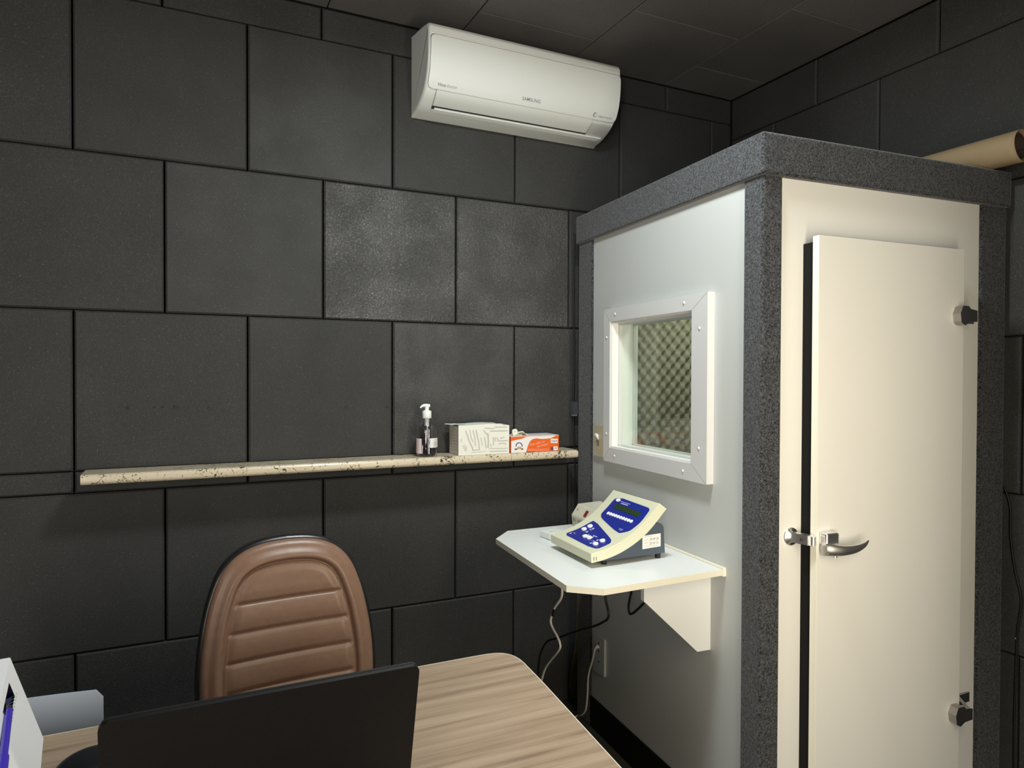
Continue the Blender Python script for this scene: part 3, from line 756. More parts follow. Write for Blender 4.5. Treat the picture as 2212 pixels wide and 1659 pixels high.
def adapter():
    t = thing('plug_adapter', 'small white plug adapter lying at the left of the audiometer', 'adapter', BW(-.305, .655, .818), BT+.15)
    obj('case', MB().prism(rrect(-.022, .045, -.040, .035, .012), lambda p, q, d: (p, q, d), .002, .020), WHITEPL, t, bevel=.004, bseg=3)
    obj('rocker', MB().box(-.004, .020, -.006, .0, .0195, .022), INKLIGHT, t, bevel=.001)
    obj('cord_collar', MB().tube([(.045, 0, .011), (.068, .004, .010)], [.007, .004], 12), WHITEPL, t)
adapter()

# ---------------------------------------------------------------- cables
def cable(name, label, pts, r, m, n=8):
    return tag(obj(name, MB().tube(smooth_path(pts, n), r, 10), m), label, 'cable')
wc = thing('white_cable', 'white power cable hanging from the wall table and looping to the booth outlet', 'cable', (.79, -.74, .80))
pts = [(.800, -.752, .803), (.792, -.749, .760), (.793, -.743, .716), (.797, -.693, .666), (.798, -.670, .617), (.795, -.716, .590), (.794, -.732, .576), (.794, -.726, .554), (.800, -.638, .471), (.803, -.597, .404), (.79, -.57, .33), (.78, -.52, .18), (.80, -.45, .03), (.86, -.33, .006)]
tail = [BW(-.10, .95, .006), BW(-.03, 1.0, .008)*1, BW(-.03, .957, .032), BW(-.03, .918, .072), BW(-.03, .904, .137), BW(-.03, .897, .211), BW(-.03, .865, .286), BW(-.028, .854, .322), BW(-.024, .8535, .334)]
allp = [Vector(p) for p in pts] + [BW(-.22, .92, .006)] + tail
base = Vector(wc.location)
obj('cord', MB().tube([p-base for p in smooth_path(allp, 8)], .0036, 10), CABLEW, wc)
for i in ((3), (6)):
    p = Vector(pts[i])-base; q = Vector(pts[i+1])-base; d = (q-p)*.5
    obj('tape_band', MB().tube([p, p+d], .0044, 10), CABLEB, wc)
obj('plug', MB().tube([BW(-.024, .8535, .335)-base, BW(-.0115, .8535, .338)-base], [.0045, .0075], 14), CABLEW, wc)
cable('black_cable', 'thin black cable curving from under the wall table towards the black wall',
      [BW(-.2, .47, .800), BW(-.2, .469, .673), BW(-.2, .445, .612), BW(-.2, .489, .575), BW(-.2, .55, .542), BW(-.2, .649, .495), BW(-.2, .813, .411), BW(-.21, .90, .36), BW(-.22, .94, .26), BW(-.22, .95, .02)], .0038, CABLEB)
cable('black_cable', 'short black cable loop hanging under the wall table behind its bracket',
      [BW(-.1, .462, .800), BW(-.1, .470, .690), BW(-.1, .492, .620), BW(-.1, .487, .594), BW(-.1, .470, .598), BW(-.1, .444, .617), BW(-.1, .391, .663), BW(-.1, .34, .72), BW(-.1, .33, .800)], .0038, CABLEB)
cable('black_cable', 'thin black cable running down the black wall right of the booth',
      [(2.114, -1.150, 1.20), (2.114, -1.186, 1.06), (2.114, -1.214, 1.006), (2.114, -1.228, .95), (2.114, -1.230, .864), (2.114, -1.243, .767), (2.114, -1.261, .686), (2.114, -1.256, .613), (2.114, -1.252, .568), (2.114, -1.247, .30), (2.114, -1.25, .01)], .003, CABLEB)
tag(obj('wall_pin', MB().lathe([(.0001, -.004), (.003, -.003), (.003, .0)], (2.1205, -1.246, .553), 12, axis='x'), WHITEPL), 'tiny white pin in the black wall at the lower end of the wall cable', 'pin')
ct = thing('gap_cable', 'dark plug and cable hanging in the gap left of the booth above the shelf', 'cable', (1.262, -.018, 1.2))
obj('plug', MB().prism(rrect(-.010, .010, 0, .052, .004), lambda p, q, d: (p, d, q), -.02, .008), GREYPL, ct, bevel=.002)
obj('plug_cap', MB().box(-.008, .008, -.018, .006, -.006, .001), mat('pale_grey_tip', (.25, .25, .26), .4), ct, bevel=.001)
obj('cord', MB().tube([(0, 0, .05), (.004, .002, .2), (0, .002, .5), (.002, .004, .75)], .0035, 8), CABLEB, ct)
obj('cord', MB().tube([(0, 0, -.004), (.002, 0, -.06), (.006, 0, -.14), (.012, 0, -.3), (.010, 0, -.6)], .0035, 8), CABLEB, ct)

# yellowed sheet leaning in the gap behind the booth
yb = MB().prism([(1.300, .02), (1.262, .02), (1.249, .07), (1.256, .14), (1.275, .22), (1.284, .33), (1.284, .74), (1.300, .74)], lambda p, q, d: (p, d, q), -.022, -.014)
tag(obj('cardboard_sheet', yb, YELLOWED), 'yellowed torn cardboard sheet standing in the dark gap behind the booth', 'cardboard')

# ---------------------------------------------------------------- things on the stone shelf
ZS = 1.0652
def sanitizer():
    t = thing('sanitizer_bottle', 'clear pump bottle of hand sanitiser at the left end of the things on the shelf', 'bottle', (.606, -.078, ZS))
    body = [(.001, .0), (.034, .0), (.0375, .003), (.038, .01), (.038, .092), (.0365, .104), (.031, .116), (.021, .127), (.0150, .134), (.0140, .142), (.0140, .150)]
    inner = [(r-.0014 if r > .003 else r, z) for r, z in body]
    mb = MB().lathe(body, (0, 0, 0), 40, cap=False)
    mb2 = [(max(r-.0016, .0005), z+(.0016 if z < .02 else 0)) for r, z in body]
    mb.lathe(mb2[::-1], (0, 0, 0), 40, cap=False)
    obj('bottle_body', mb, CLEAR, t, recalc=False)
    obj('liquid', MB().lathe([(.001, .0024), (.033, .0024), (.0360, .005), (.0362, .062), (.001, .062)], (0, 0, 0), 40, cap=False), GEL, t)
    pm = obj('pump', MB().lathe([(.0155, .138), (.0165, .140), (.0165, .163), (.012, .166), (.0075, .168), (.0075, .180)], (0, 0, 0), 28), WHITEPL, t)
    hd = MB()
    hd.tube(smooth_path([(.010, 0, .183), (-.004, 0, .1845), (-.018, -.003, .183), (-.027, -.005, .176)], 5), [.0062]*8+[.0055, .005, .0045, .004, .0036, .0034, .0032, .003], 12)
    obj('spout', hd, WHITEPL, pm)
    obj('dip_tube', MB().tube([(0, 0, .14), (.003, 0, .06), (.006, 0, .01)], .0028, 10), WHITEPL, pm)
    obj('pump_barrel', MB().lathe([(.0085, .110), (.0085, .140)], (0, 0, 0), 16), WHITEPL, pm)
    def wrap(a0, a1, z0, z1, m, nm):
        mb = MB().grid(lambda u, v: (.0386*math.cos(math.radians(a0+(a1-a0)*u)), .0386*math.sin(math.radians(a0+(a1-a0)*u)), z0+(z1-z0)*v), 12, 2)
        return obj(nm, mb, m, t, recalc=False)
    wrap(165, 222, .012, .066, PALEPINK, 'side_label')
    lb = wrap(268, 336, .033, .067, PRINTWHITE, 'front_label')
    ln = MB()
    for z, a0, a1 in ((.059, 298, 312), (.052, 290, 315), (.047, 290, 318), (.042, 290, 316), (.037, 292, 314)):
        ln.grid(lambda u, v: (.0389*math.cos(math.radians(a0+(a1-a0)*u)), .0389*math.sin(math.radians(a0+(a1-a0)*u)), z+.0016*v), 6, 1)
    obj('label_print', ln, INKGREY, lb, recalc=False)
sanitizer()

def towels():
    X0, X1 = .7125, .9185; Y0, Y1 = -.121, -.030; H = .112
    t = thing('paper_towel_pack', 'white printed pack of folded paper towels between bottle and glove box', 'paper towels', (X0, 0, ZS))
    L = X1-X0
    # stack with a gently wavy top and a flap at the left rear
    def topz(x, y): return H*(1-.012*math.sin(x*40)-.010*math.sin(y*60+1)) - (.004 if x > L-.03 else 0)
    mb = MB(); nx, ny = 26, 8
    V = []
    for j in range(ny+1):
        for i in range(nx+1):
            x = L*i/nx; y = Y0+(Y1-Y0)*j/ny; V.append((x, y, topz(x, y)))
    mb.add(V, [(j*(nx+1)+i, j*(nx+1)+i+1, (j+1)*(nx+1)+i+1, (j+1)*(nx+1)+i) for j in range(ny) for i in range(nx)], 0, True)
    fr = [(L*i/nx, Y0, topz(L*i/nx, Y0)) for i in range(nx+1)]; bk = [(L*i/nx, Y1, topz(L*i/nx, Y1)) for i in range(nx+1)]
    mb.add(fr+[(x, y, 0) for x, y, z in fr], [(i, i+1, nx+2+i, nx+1+i) for i in range(nx)])
    mb.add(bk+[(x, y, 0) for x, y, z in bk], [(i+1, i, nx+1+i, nx+2+i) for i in range(nx)])
    mb.poly([(L, Y0, 0), (L, Y1, 0), (L, Y1, topz(L, Y1)), (L, Y0, topz(L, Y0))])
    mb.poly([(0, Y0, 0), (L, Y0, 0), (L, Y1, 0), (0, Y1, 0)])
    pk = obj('wrapper', mb, TOWEL, t)
    en = MB().grid(lambda u, v: (-.0005+.0015*math.sin(v*60)*.3, Y0+.002+(Y1-Y0)*u*.98, .001+(H-.006)*v), 4, 30); obj('towel_edges', en, TOWELEND, t)
    fl = MB().grid(lambda u, v: (-.020+.06*u*(1-.35*v)+.004*math.sin(v*5), Y0+.020+(Y1-Y0-.02)*v, H+.0012+.0012*math.sin(u*6)-.002*(1-u)), 8, 5)
    obj('loose_flap', fl, TOWEL, t)
    # grey printing
    pr = MB()
    def C(x, y):
        s_ = (x-410)/(2065-410); yb = 1270-125*s_; yt = 350-60*s_
        return (L*s_, (yb-y)/(yb-yt)*H*.985)
    cnt = [0]
    def stroke(pts, wd, mi=0):
        cnt[0] += 1; oy = .0006+.00003*cnt[0]
        P = [Vector((*C(*p), 0)) for p in pts]; V = []
        for i, p in enumerate(P):
            d = (P[min(i+1, len(P)-1)]-P[max(i-1, 0)]).normalized(); n_ = Vector((-d.y, d.x, 0))*wd/2
            V += [(p.x+n_.x, Y0-oy, p.y+n_.y), (p.x-n_.x, Y0-oy, p.y-n_.y)]
        pr.add(V, [(2*i, 2*i+1, 2*i+3, 2*i+2) for i in range(len(P)-1)], mi)
    for s_, wd in (([(640, 500), (700, 660), (760, 830), (850, 1000), (880, 1100)], .0048), ([(770, 480), (810, 680), (870, 850)], .0035), ([(870, 480), (930, 700), (950, 960)], .0040),
                 ([(970, 470), (1020, 700), (1060, 850), (1075, 1050)], .0045), ([(880, 1090), (1100, 1070)], .003), ([(1120, 700), (1180, 920), (1140, 930)], .003),
                 ([(1210, 480), (1300, 580), (1390, 640)], .0045), ([(1240, 680), (1270, 820), (1300, 1010)], .004), ([(1350, 560), (1370, 800), (1360, 1000)], .006), ([(1430, 880), (1470, 1000)], .003),
                 ([(540, 950), (600, 1060), (640, 1130)], .0025), ([(600, 930), (650, 1060)], .0025), ([(660, 980), (665, 1120)], .002), ([(500, 740), (490, 850)], .003),
                 ([(1520, 680), (1540, 800), (1530, 930)], .0045), ([(1590, 680), (1600, 800)], .004), ([(1640, 690), (1690, 760)], .0035), ([(1750, 720), (1900, 670)], .003), ([(1660, 790), (2030, 765)], .0028),
                 ([(1560, 380), (1990, 375)], .0035), ([(1250, 410), (1560, 430)], .003), ([(1420, 500), (2010, 480)], .0035), ([(1700, 900), (1760, 860), (1900, 850), (1960, 900)], .003),
                 ([(1400, 1020), (1700, 1010), (2000, 995)], .002), ([(800, 1160), (1100, 1130), (1300, 1110)], .0015), ([(1400, 1110), (1700, 1090), (2000, 1075)], .003)):
        stroke(s_, wd)
    obj('printing', pr, INKLIGHT, pk, recalc=False)
towels()

def glove_box():
    X0, X1 = .9265, 1.136; Y0, Y1 = -.120, -.018; H = .0625; L = X1-X0
    t = thing('glove_box', 'orange and white carton of disposable gloves at the booth end of the shelf', 'glove box', (X0, 0, ZS))
    bx = MB(); bx.box(0, L, Y0, Y1, 0, H-.001, 0); ctn = obj('carton', bx, ORANGE, t, bevel=.002)
    obj('carton_top', MB().box(.001, L-.001, Y0+.001, Y1-.001, H-.0012, H), PRINTWHITE, ctn)
    def C(x, y):
        yt = 370-.038*(x-200); yb = 1025-.057*(x-200)
        return ((x-200)/1850*L, Y0-.0005, max(0.0003, min(1, (yb-y)/(yb-yt)))*H)
    wp = MB()
    top = [(205, 550), (400, 500), (620, 450), (740, 400), (820, 372)]
    low = [(205, 1020), (765, 1000), (830, 750), (900, 580), (1000, 475), (1150, 440), (1400, 465), (1700, 440), (1850, 370), (1960, 303)]
    # the white swoosh as two convex-ish strips
    def up_at(x):
        P = top+[(1960, 303)]
        for a, b in zip(P[:-1], P[1:]):
            if a[0] <= x <= b[0]: return a[1]+(b[1]-a[1])*(x-a[0])/(b[0]-a[0])
        return P[-1][1]
    def lo_at(x):
        P = [(205, 1020), (765, 1000), (830, 750), (900, 580), (1000, 475), (1150, 440), (1400, 465), (1700, 440), (1850, 370), (1960, 303)]
        for a, b in zip(P[:-1], P[1:]):
            if a[0] <= x <= b[0]: return a[1]+(b[1]-a[1])*(x-a[0])/(b[0]-a[0])
        return P[-1][1]
    xs = sorted(set(list(range(205, 1961, 35))+[765, 830, 900, 1000, 820, 1960]))
    V = []
    for x in xs:
        yt = up_at(x) if x < 820 else 372-.038*(x-820)-3; V += [C(x, yt), C(x, lo_at(x))]
    wp.add(V, [(2*i, 2*i+1, 2*i+3, 2*i+2) for i in range(len(xs)-1)])
    def rect(x0, x1, y0, y1, mi, mb): 
        P = [C(x0, y0), C(x1, y0), C(x1, y1), C(x0, y1)]; mb.poly([(p[0], p[1]-.0004, p[2]) for p in P], mi)
    rect(1715, 1990, 455, 625, 0, wp); rect(1825, 1995, 755, 905, 0, wp)
    obj('white_print', wp, PRINTWHITE, ctn, recalc=False)
    em = MB()
    arc = [(500+130*math.cos(math.radians(a)), 730-135*math.sin(math.radians(a))) for a in range(-20, 201, 12)]
    arci = [(500+95*math.cos(math.radians(a)), 730-100*math.sin(math.radians(a))) for a in range(-20, 201, 12)]
    def D(x, y, o=.0010): p = C(x, y); return (p[0], Y0-o, p[2])
    em.add([D(*p) for p in arc]+[D(*p) for p in arci], [(i, i+1, len(arc)+i+1, len(arc)+i) for i in range(len(arc)-1)], 0)
    obj('emblem_ring', em, PURPLE, ctn, recalc=False)
    em = MB(); em.poly([D(330, 845, .0012), D(420, 835, .0012), D(440, 890, .0012), D(345, 910, .0012)], 2)
    obj('ribbon_end', em, [PURPLE, GOLD, BROWNP], ctn, recalc=False); em = MB()
    em.poly([D(660, 830, .0012), D(580, 830, .0012), D(560, 880, .0012), D(650, 895, .0012)], 2)
    obj('ribbon_end', em, [PURPLE, GOLD, BROWNP], ctn, recalc=False); em = MB()
    em.poly([D(430, 790, .0014), D(500, 770, .0014), D(580, 785, .0014), D(600, 865, .0014), D(500, 850, .0014), D(410, 875, .0014)], 1)
    obj('ribbon', em, [PURPLE, GOLD, BROWNP], ctn, recalc=False); em = MB()
    rect(1725, 1815, 780, 900, 0, em); obj('size_patch', em, PURPLE, ctn, recalc=False); em = MB()
    text_mesh('Nobre', .0092, lambda x, y: (C(1745, 570)[0]+x, Y0-.0012, C(1745, 575)[2]+y), em, 0, bold=.0002); obj('name_print', em, PURPLE, ctn, recalc=False); em = MB()
    text_mesh('100', .0085, lambda x, y: (C(1855, 840)[0]+x, Y0-.0012, C(1855, 850)[2]+y), em, 0)
    obj('count_print', em, BROWNP, ctn, recalc=False)
    tx = MB(); cs, sn = math.cos(.17), math.sin(.17)
    def R(px, py): return lambda x, y: (C(px, py)[0]+x*cs-y*sn, Y0-.0008, C(px, py)[2]+x*sn+y*cs)
    text_mesh('Essa cabe no', .0125, R(920, 735), tx, 0, shear=.25); text_mesh('seu bolso!', .0125, R(1180, 800), tx, 0, shear=.25)
    for y in (870, 915):
        P = [C(830, y), C(1650, y-20), C(1650, y-8), C(830, y+12)]; tx.poly([(p[0], Y0-.0006, p[2]) for p in P])
    obj('slogan', tx, PINKTXT, ctn, recalc=False)
    # gloves pulled out of the opening
    gl = MB()
    gl.tube(smooth_path([(.030, -.095, H-.004), (.024, -.092, H+.010), (.024, -.092, H+.020), (.034, -.092, H+.021), (.036, -.092, H+.014), (.032, -.092, H+.008)], 5), .0055, 10)
    gl.grid(lambda u, v: (.026+.052*u, -.110+.05*v+.004*math.sin(u*9), H+.001+.016*math.sin(PI*min(1, u*1.02))**.8*(1-.35*v)+.0022*math.sin(u*15+v*5)), 18, 8)
    gl.grid(lambda u, v: (.030+.030*u, -.100+.012*math.sin(v*PI), H-.002+.010*v+.003*math.sin(u*8)), 8, 5)
    o = obj('glove', gl, LATEX, t); s_ = o.modifiers.new('solid', 'SOLIDIFY'); s_.thickness = .0014
glove_box()

# ---------------------------------------------------------------- kraft roll on the booth roof
def kraft_roll():
    t = thing('paper_roll', 'rolled brown kraft paper tube lying on top of the booth by the right wall', 'paper roll', (2.024, -1.300, 1.9935+.0475))
    L = 1.10
    def g(u, v):
        a = 2*PI*u*1.04; r = .0455*(1-.015*u)+.0012*math.sin(3*a+v*7)
        dent = .006*math.exp(-((v-.14)/.05)**2)*math.exp(-((math.sin((a-4.2)/2))/.35)**2)
        r -= dent
        return (r*math.cos(a), L*v, r*math.sin(a))
    o = obj('outer_sheet', MB().grid(g, 48, 60), KRAFT, t, recalc=False)
    s_ = o.modifiers.new('solid', 'SOLIDIFY'); s_.thickness = .002; s_.offset = -1
    o = obj('inner_core', MB().grid(lambda u, v: (.034*math.cos(2*PI*u), .012+(L-.02)*v, .034*math.sin(2*PI*u)), 36, 2), mat('dark_core', (.03, .018, .012), .8), t, recalc=False)
    s_ = o.modifiers.new('solid', 'SOLIDIFY'); s_.thickness = .004; s_.offset = -1
kraft_roll()

# ---------------------------------------------------------------- desk
def desk():
    t = thing('desk', 'wood-grain laminate desk with rounded corner and pale edge band', 'desk', (-.3, -1.5, 0))
    o = Vector((-.3, -1.5, 0)); zt = .75
    corner = chaikin([(.36, -1.105), (.405, -1.106), (.430, -1.114), (.444, -1.132), (.450, -1.157), (.449, -1.185)], 2)
    poly = [(-1.05, -1.100)]+corner+[(.441, -1.287), (.425, -1.446), (.410, -1.596), (.378, -1.93), (.36, -1.95), (-1.05, -1.95)]
    top = obj('desktop', MB().prism([(x-o.x, y-o.y) for x, y in poly], lambda p, q, d: (p, q, d), zt-.025, zt), WOOD, t)
    mb = MB(); P = [Vector((x-o.x, y-o.y, 0)) for x, y in poly]; n = len(P)
    V = []
    for i in range(n):
        a, b, c = P[i-1], P[i], P[(i+1) % n]; d = ((b-a).normalized()+(c-b).normalized()).normalized(); nn = Vector((-d.y, d.x, 0))
        if nn.dot(b-Vector((-.05, -.03, 0))) < 0: nn = -nn
        q = b+nn*.0022; V += [(b.x, b.y, zt-.0255), (q.x, q.y, zt-.0255), (q.x, q.y, zt+.0004), (b.x, b.y, zt+.0004)]
    F = []
    for i in range(n):
        j = (i+1) % n
        for k in range(4): F.append((4*i+k, 4*i+(k+1) % 4, 4*j+(k+1) % 4, 4*j+k))
    mb.add(V, F); obj('edge_band', mb, mat('pale_edge', (.62, .56, .46), .5), top)
    for x in (-.98, .33): obj('leg_panel', MB().box(x-o.x-.012, x-o.x+.012, -.40, .32, 0, zt-.025), WOOD, t)
    obj('modesty_panel', MB().box(-.98-o.x, .33-o.x, -.30, -.285, .25, zt-.025), WOOD, t)
desk()

def laptop():
    t = thing('laptop', 'open black laptop on the desk, its lid back turned to the camera', 'laptop', (-.106, -1.56, .75))
    w_ = .3625; x0 = -.288+.106; x1 = x0+w_
    obj('keyboard_base', MB().prism(rrect(x0+.002, x1-.002, 0, .245, .014), lambda p, q, d: (p, q, d), .002, .017), LAPEDGE, t, bevel=.002)
    kd = MB()
    for r in range(5):
        for k in range(14): kd.box(x0+.03+k*.0217, x0+.03+k*.0217+.018, .035+r*.021, .035+r*.021+.017, .017, .0185)
    obj('keys', kd, SHELL, t); obj('touchpad', MB().box(-.06, .045, .155, .23, .0168, .0175), SHELL, t)
    bl = Vector((0, -.003, .012)); tl = Vector((0, -.0600, .2345)); d = (tl-bl); L = d.length; d.normalize(); nrm = Vector((0, -d.z, d.y))
    def P(p, q, k): v = bl+d*q+nrm*k; return (p, v.y, v.z)
    lid = obj('lid', MB().prism(rrect(x0, x1, 0, L, .010), lambda p, q, k: P(p, q, k), 0, .006), LAPTOP, t, bevel=.002, bseg=3)
    obj('lid_rim', MB().prism(rrect(x0+.001, x1-.001, .001, L+.0006, .010), lambda p, q, k: P(p, q, k), -.0030, .0), mat('laptop_rim', (.018, .018, .019), .25), lid, bevel=.001)
    obj('screen', MB().prism(rrect(x0+.012, x1-.012, .02, L-.012, .003), lambda p, q, k: P(p, q, k), -.0036, -.0028), SHELL, lid)
    obj('hinge', MB().tube([(x0+.06, 0, .014), (x1-.06, 0, .014)], .006, 12), SHELL, t)
laptop()

def computer_mouse():
    t = thing('computer_mouse', 'round glossy black mouse behind the left edge of the laptop', 'mouse', (-.325, -1.275, .75))
    mb = MB().grid(lambda u, v: (.060*math.cos(2*PI*u)*math.cos(v*PI/2)**.75 if v < 1 else 0, .060*math.sin(2*PI*u)*math.cos(v*PI/2)**.75 if v < 1 else 0, .036*math.sin(v*PI/2)+.001), 40, 16)
    obj('shell', mb, MOUSE, t)
    obj('wheel', MB().tube([(-.004, -.030, .0255), (.004, -.030, .0255)], .008, 12), GREYPL, t)
computer_mouse()

def carton():
    yw = math.radians(6.6)
    t = thing('white_carton', 'white carton with a torn opening holding a violet pen, at the desk left edge', 'carton', (-.406, -1.40, .75), yw)
    # local x right, y away; cross-section in x/z
    sec = [(-.10, .243), (0, .243), (.0352, .128), (.012, 0), (-.10, 0)]
    Ln = .26
    # slope face (section edge 1-2) gets a slot
    S0 = Vector((0, 0, .243)); S1 = Vector((.0352, 0, .128)); sd = (S1-S0); sl = sd.length; sd.normalize()
    def SP(y, s_, off=0):
        n_ = Vector((-sd.z, 0, sd.x)); n_ = n_ if n_.x > 0 else -n_
        p = S0+sd*s_+n_*off; return (p.x, y, p.z)
    mb = MB()
    V0 = [(x, 0, z) for x, z in sec]; V1 = [(x, -Ln, z) for x, z in sec]
    mb.add(V0+V1, [tuple(range(5)), tuple(range(9, 4, -1)), (0, 1, 6, 5), (2, 3, 8, 7), (3, 4, 9, 8), (4, 0, 5, 9)])
    a, b, c, d_ = -.062, -.150, .010, .028     # slot: y from a to b, s from c to d
    for y0, y1, s0, s1 in ((0, -Ln, 0, c), (0, -Ln, d_, sl), (0, a, c, d_), (b, -Ln, c, d_)):
        mb.add([SP(y0, s0), SP(y1, s0), SP(y1, s1), SP(y0, s1)], [(0, 1, 2, 3)])
    bx = obj('box', mb, CARTON, t, weld=True)
    cav = MB(); P = [SP(a, c), SP(b, c), SP(b, d_), SP(a, d_)]; Q = [SP(a, c, -.02), SP(b, c, -.02), SP(b, d_, -.02), SP(a, d_, -.02)]
    cav.add(P+Q, [(4, 5, 6, 7), (0, 1, 5, 4), (1, 2, 6, 5), (2, 3, 7, 6), (3, 0, 4, 7)]); obj('opening', cav, mat('carton_inside', (.05, .05, .12), .8), bx)
    te = MB(); n = 9
    for k in range(n):
        y = a+(b-a)*(k+.5)/n; te.add([SP(y+.0042, d_+.001, .0004), SP(y-.0042, d_+.001, .0004), SP(y-.002, d_-.006, .0035), SP(y+.002, d_-.006, .0035), SP(y, d_-.002, .0045)], [(0, 1, 4), (1, 2, 4), (2, 3, 4), (3, 0, 4)])
    obj('torn_teeth', te, PAPER, bx)
    # pen standing in the slot, resting on the slope
    pn = thing('pen', 'violet-blue pen sticking out of the white carton', 'pen')
    pn.parent = None
    Mx = Matrix.Translation((-.406, -1.40, .75)) @ Matrix.Rotation(yw, 4, 'Z')
    A = Mx @ Vector(SP(-.140, .0150, .0036)); B = Mx @ Vector(SP(-.245, .0200, .0045))
    A0 = Mx @ Vector(SP(-.118, .0150, -.001))
    pn.location = B; D = (B-A).normalized()
    loc = lambda p: tuple(Vector(p)-B)
    obj('barrel', MB().tube([loc(A), loc(B)], .0038, 14), PENBLUE, pn)
    obj('tip', MB().tube([loc(A), loc(A0)], [.0042, .002], 12), SHELL, pn)
    obj('cap', MB().tube([loc(B), loc(B+D*.03)], [.0050, .0050], 14), PENBLUE, pn)
carton()

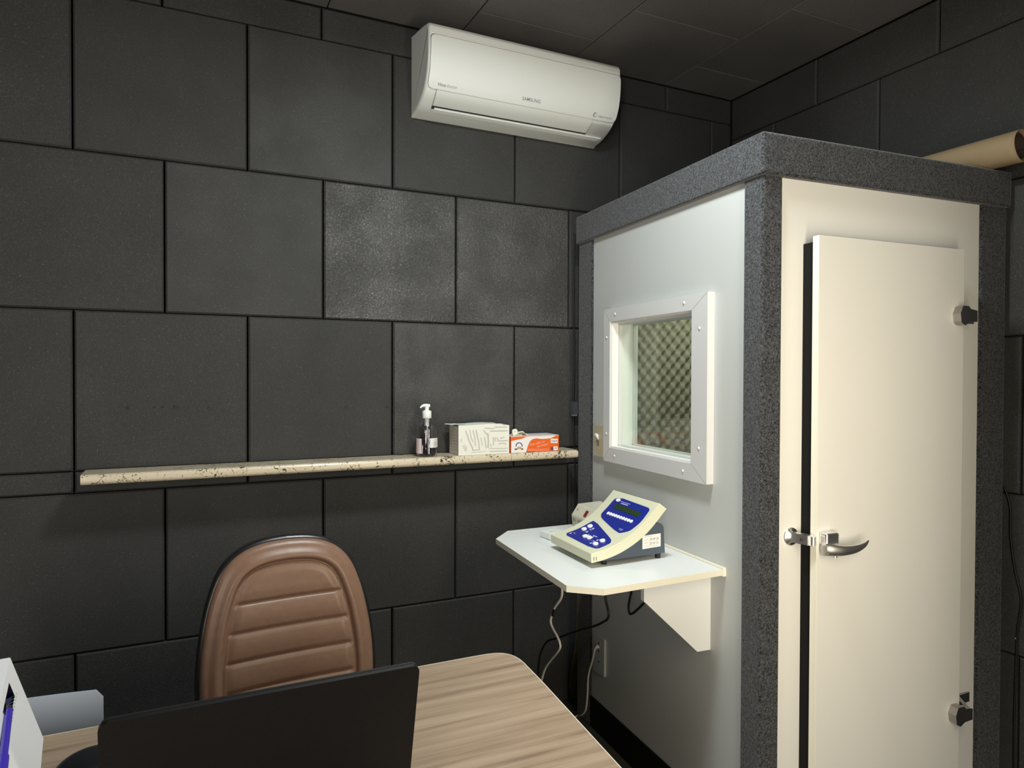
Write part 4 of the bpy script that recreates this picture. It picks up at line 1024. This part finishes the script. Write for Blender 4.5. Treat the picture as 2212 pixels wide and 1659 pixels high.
# ---------------------------------------------------------------- brown office chair
def office_chair():
    t = thing('office_chair', 'brown leather office chair with ribbed backrest behind the desk', 'office chair', (.052, -.86, -.012), math.radians(4))
    HW = [(.47, .195), (.55, .207), (.62, .211), (.68, .209), (.74, .202), (.80, .191), (.85, .176), (.885, .161), (.912, .141), (.933, .114), (.946, .082), (.953, .045), (.955, 0)]
    pts = [(h, z) for z, h in HW]
    out = chaikin(pts, 2)
    outline = out + [(-x, z) for x, z in out[::-1]][1:]
    OL = np.array(outline)
    A = OL; Bq = np.roll(OL, -1, 0)
    def sdf(x, z):
        p = np.array([x, z]); ab = Bq-A; tt = np.clip(((p-A)*ab).sum(1)/np.maximum((ab*ab).sum(1), 1e-12), 0, 1)
        return float(np.sqrt((((A+ab*tt[:, None])-p)**2).sum(1).min()))
    zs = [p[1] for p in out]; hs = [p[0] for p in out]
    def hw(z): return float(np.interp(z, zs, hs))
    z0, z1 = .47, .955
    def zmap(v): return z0+(z1-z0)*(math.sin(v*PI/2)**.9 if v > 0 else 0)
    ch = [.815, .748, .681, .613, .545]
    def ss(a, b, x): k = min(1, max(0, (x-a)/(b-a))); return k*k*(3-2*k)
    def front(u, v):
        z = zmap(v); x = hw(z)*math.sin((u*2-1)*PI/2); d = sdf(x, z) if v < 1 else 0
        if z < .50: d = min(d, 9)
        y = .020*math.sqrt(max(0, 1-(1-min(1, d/.022))**2))          # rolled outer edge
        y += .010*ss(.015, .036, d)*(1-ss(.040, .052, d))              # bolster crest
        if d > .046:
            k = ss(.050, .075, d)
            near = min(abs(z-c) for c in ch); pil = 1-math.exp(-(near/.0045)**2)
            y += .0060*k*(.70+.30*ss(0, .03, near))*pil - .0018*(1-pil)*ss(.052, .060, d)
        y -= .0045*math.exp(-((d-.050)/.0022)**2)                      # welt seam
        y += .0022*math.exp(-((d-.0545)/.0016)**2)
        return (x, z, y)
    LEAN = math.radians(6)
    def place(x, z, y):   # y: towards the sitter (-Y); backrest leans back and wraps slightly
        yy = .16 + (z-.5)*math.tan(LEAN) - .35*x*x*1.0
        return (x, yy-y, z)
    back = MB().grid(lambda u, v: place(*front(u, v)), 130, 150)
    bk = obj('backrest', back, LEATHER, t)
    # black shell behind, a little larger
    def shellp(u, v):
        z = zmap(v); s_ = math.sin((u*2-1)*PI/2); h = hw(z)+.007; zz = z+.007*ss(.8, 1, v)
        x = h*s_; d = sdf(hw(z)*s_, z) if v < 1 else 0
        return (x, zz, -.004-.045*math.sqrt(max(0, 1-(1-min(1, d/.05))**2)))
    sh = MB().grid(lambda u, v: place(*shellp(u, v)), 60, 80)
    rim = []
    for x, z in outline: rim.append((x, z))
    n = len(rim); V = []
    for (x, z) in rim:
        l = math.hypot(x, max(0, z-.70)) or 1; nx, nz = x/l, max(0, z-.70)/l
        V += [place(x-nx*.002, z-nz*.002, .004), place(x+nx*.006, z+nz*.006, .002), place(x+nx*.0085, z+nz*.0085, -.008), place(x+nx*.006, z+nz*.006, -.028)]
    sh.add(V, [(4*i+k, 4*i+k+1, 4*i+5+k, 4*i+4+k) for i in range(n-1) for k in range(3)], 0, True)
    obj('back_shell', sh, SHELL, t)
    # stitching lines beside each channel
    st = MB()
    for c in ch[:4]:
        for sgn in (1,):
            zz = c+.0055; hwx = hw(c)-.060; m_ = int(hwx*2/.006)
            for k in range(m_):
                x = -hwx+2*hwx*k/m_
                yv = front((math.asin(max(-1, min(1, x/hw(zz))))*2/PI+1)/2, 0)[2] if False else .0305
                p = place(x, zz, yv); q = place(x+.0035, zz, yv)
                st.add([(p[0], p[1]-.0003, p[2]-.0004), (q[0], q[1]-.0003, q[2]-.0004), (q[0], q[1]-.0003, q[2]+.0004), (p[0], p[1]-.0003, p[2]+.0004)], [(0, 1, 2, 3)])
    # seat, column, base
    seat = MB().prism(rrect(-.24, .24, -.30, .17, .09, 8), lambda p, q, d: (p, q, d), .41, .48)
    obj('seat', seat, LEATHER, t, bevel=.025, bseg=4)
    obj('back_bracket', MB().box(-.04, .04, .10, .21, .38, .52), SHELL, t, bevel=.01)
    obj('gas_column', MB().lathe([(.03, .10), (.03, .26), (.018, .26), (.018, .41)], (0, -.05, 0), 20), SHELL, t)
    bs = obj('star_base', MB().lathe([(.05, .075), (.05, .11), (.03, .12)], (0, -.05, 0), 20), SHELL, t)
    for k in range(5):
        a = 2*PI*k/5+.3; dx, dy = math.cos(a), math.sin(a)
        obj('base_arm', MB().tube([(dx*.03, -.05+dy*.03, .095), (dx*.28, -.05+dy*.28, .070)], [.022, .014], 10), SHELL, bs)
        obj('caster', MB().tube([(dx*.28-dy*.02, -.05+dy*.28+dx*.02, .030), (dx*.28+dy*.02, -.05+dy*.28-dx*.02, .030)], .0285, 16), SHELL, bs)
office_chair()

def plastic_chair():
    t = thing('plastic_chair', 'blue-grey plastic chair behind the desk at the far left, its rounded back showing', 'chair', (-.545, -.93, 0))
    W2 = .202
    top = [(x, .745+.008*(1-(x/W2)**2)-.0) for x in np.linspace(-W2+.012, W2-.012, 14)]
    P = [(-W2, .50)]+[(-W2, .73)]+top+[(W2, .73), (W2, .50)]
    P = [(float(a), float(b)) for a, b in P]
    bk = MB().prism(P, lambda p, q, d: (p, d, q), -.002, .002)
    obj('backrest', bk, BLUEGREY, t, bevel=.0015)
    obj('seat', MB().prism(rrect(-.20, .20, -.0, .38, .05), lambda p, q, d: (p, q-.005, d), .43, .442), BLUEGREY, t, bevel=.004)
    for x in (-.18, .18):
        obj('leg', MB().tube([(x, .0, .52), (x, .01, .43), (x*1.08, -.01, 0)], .011, 10), GREYPL, t)
        obj('leg', MB().tube([(x, .36, .43), (x*1.08, .39, 0)], .011, 10), GREYPL, t)
plastic_chair()
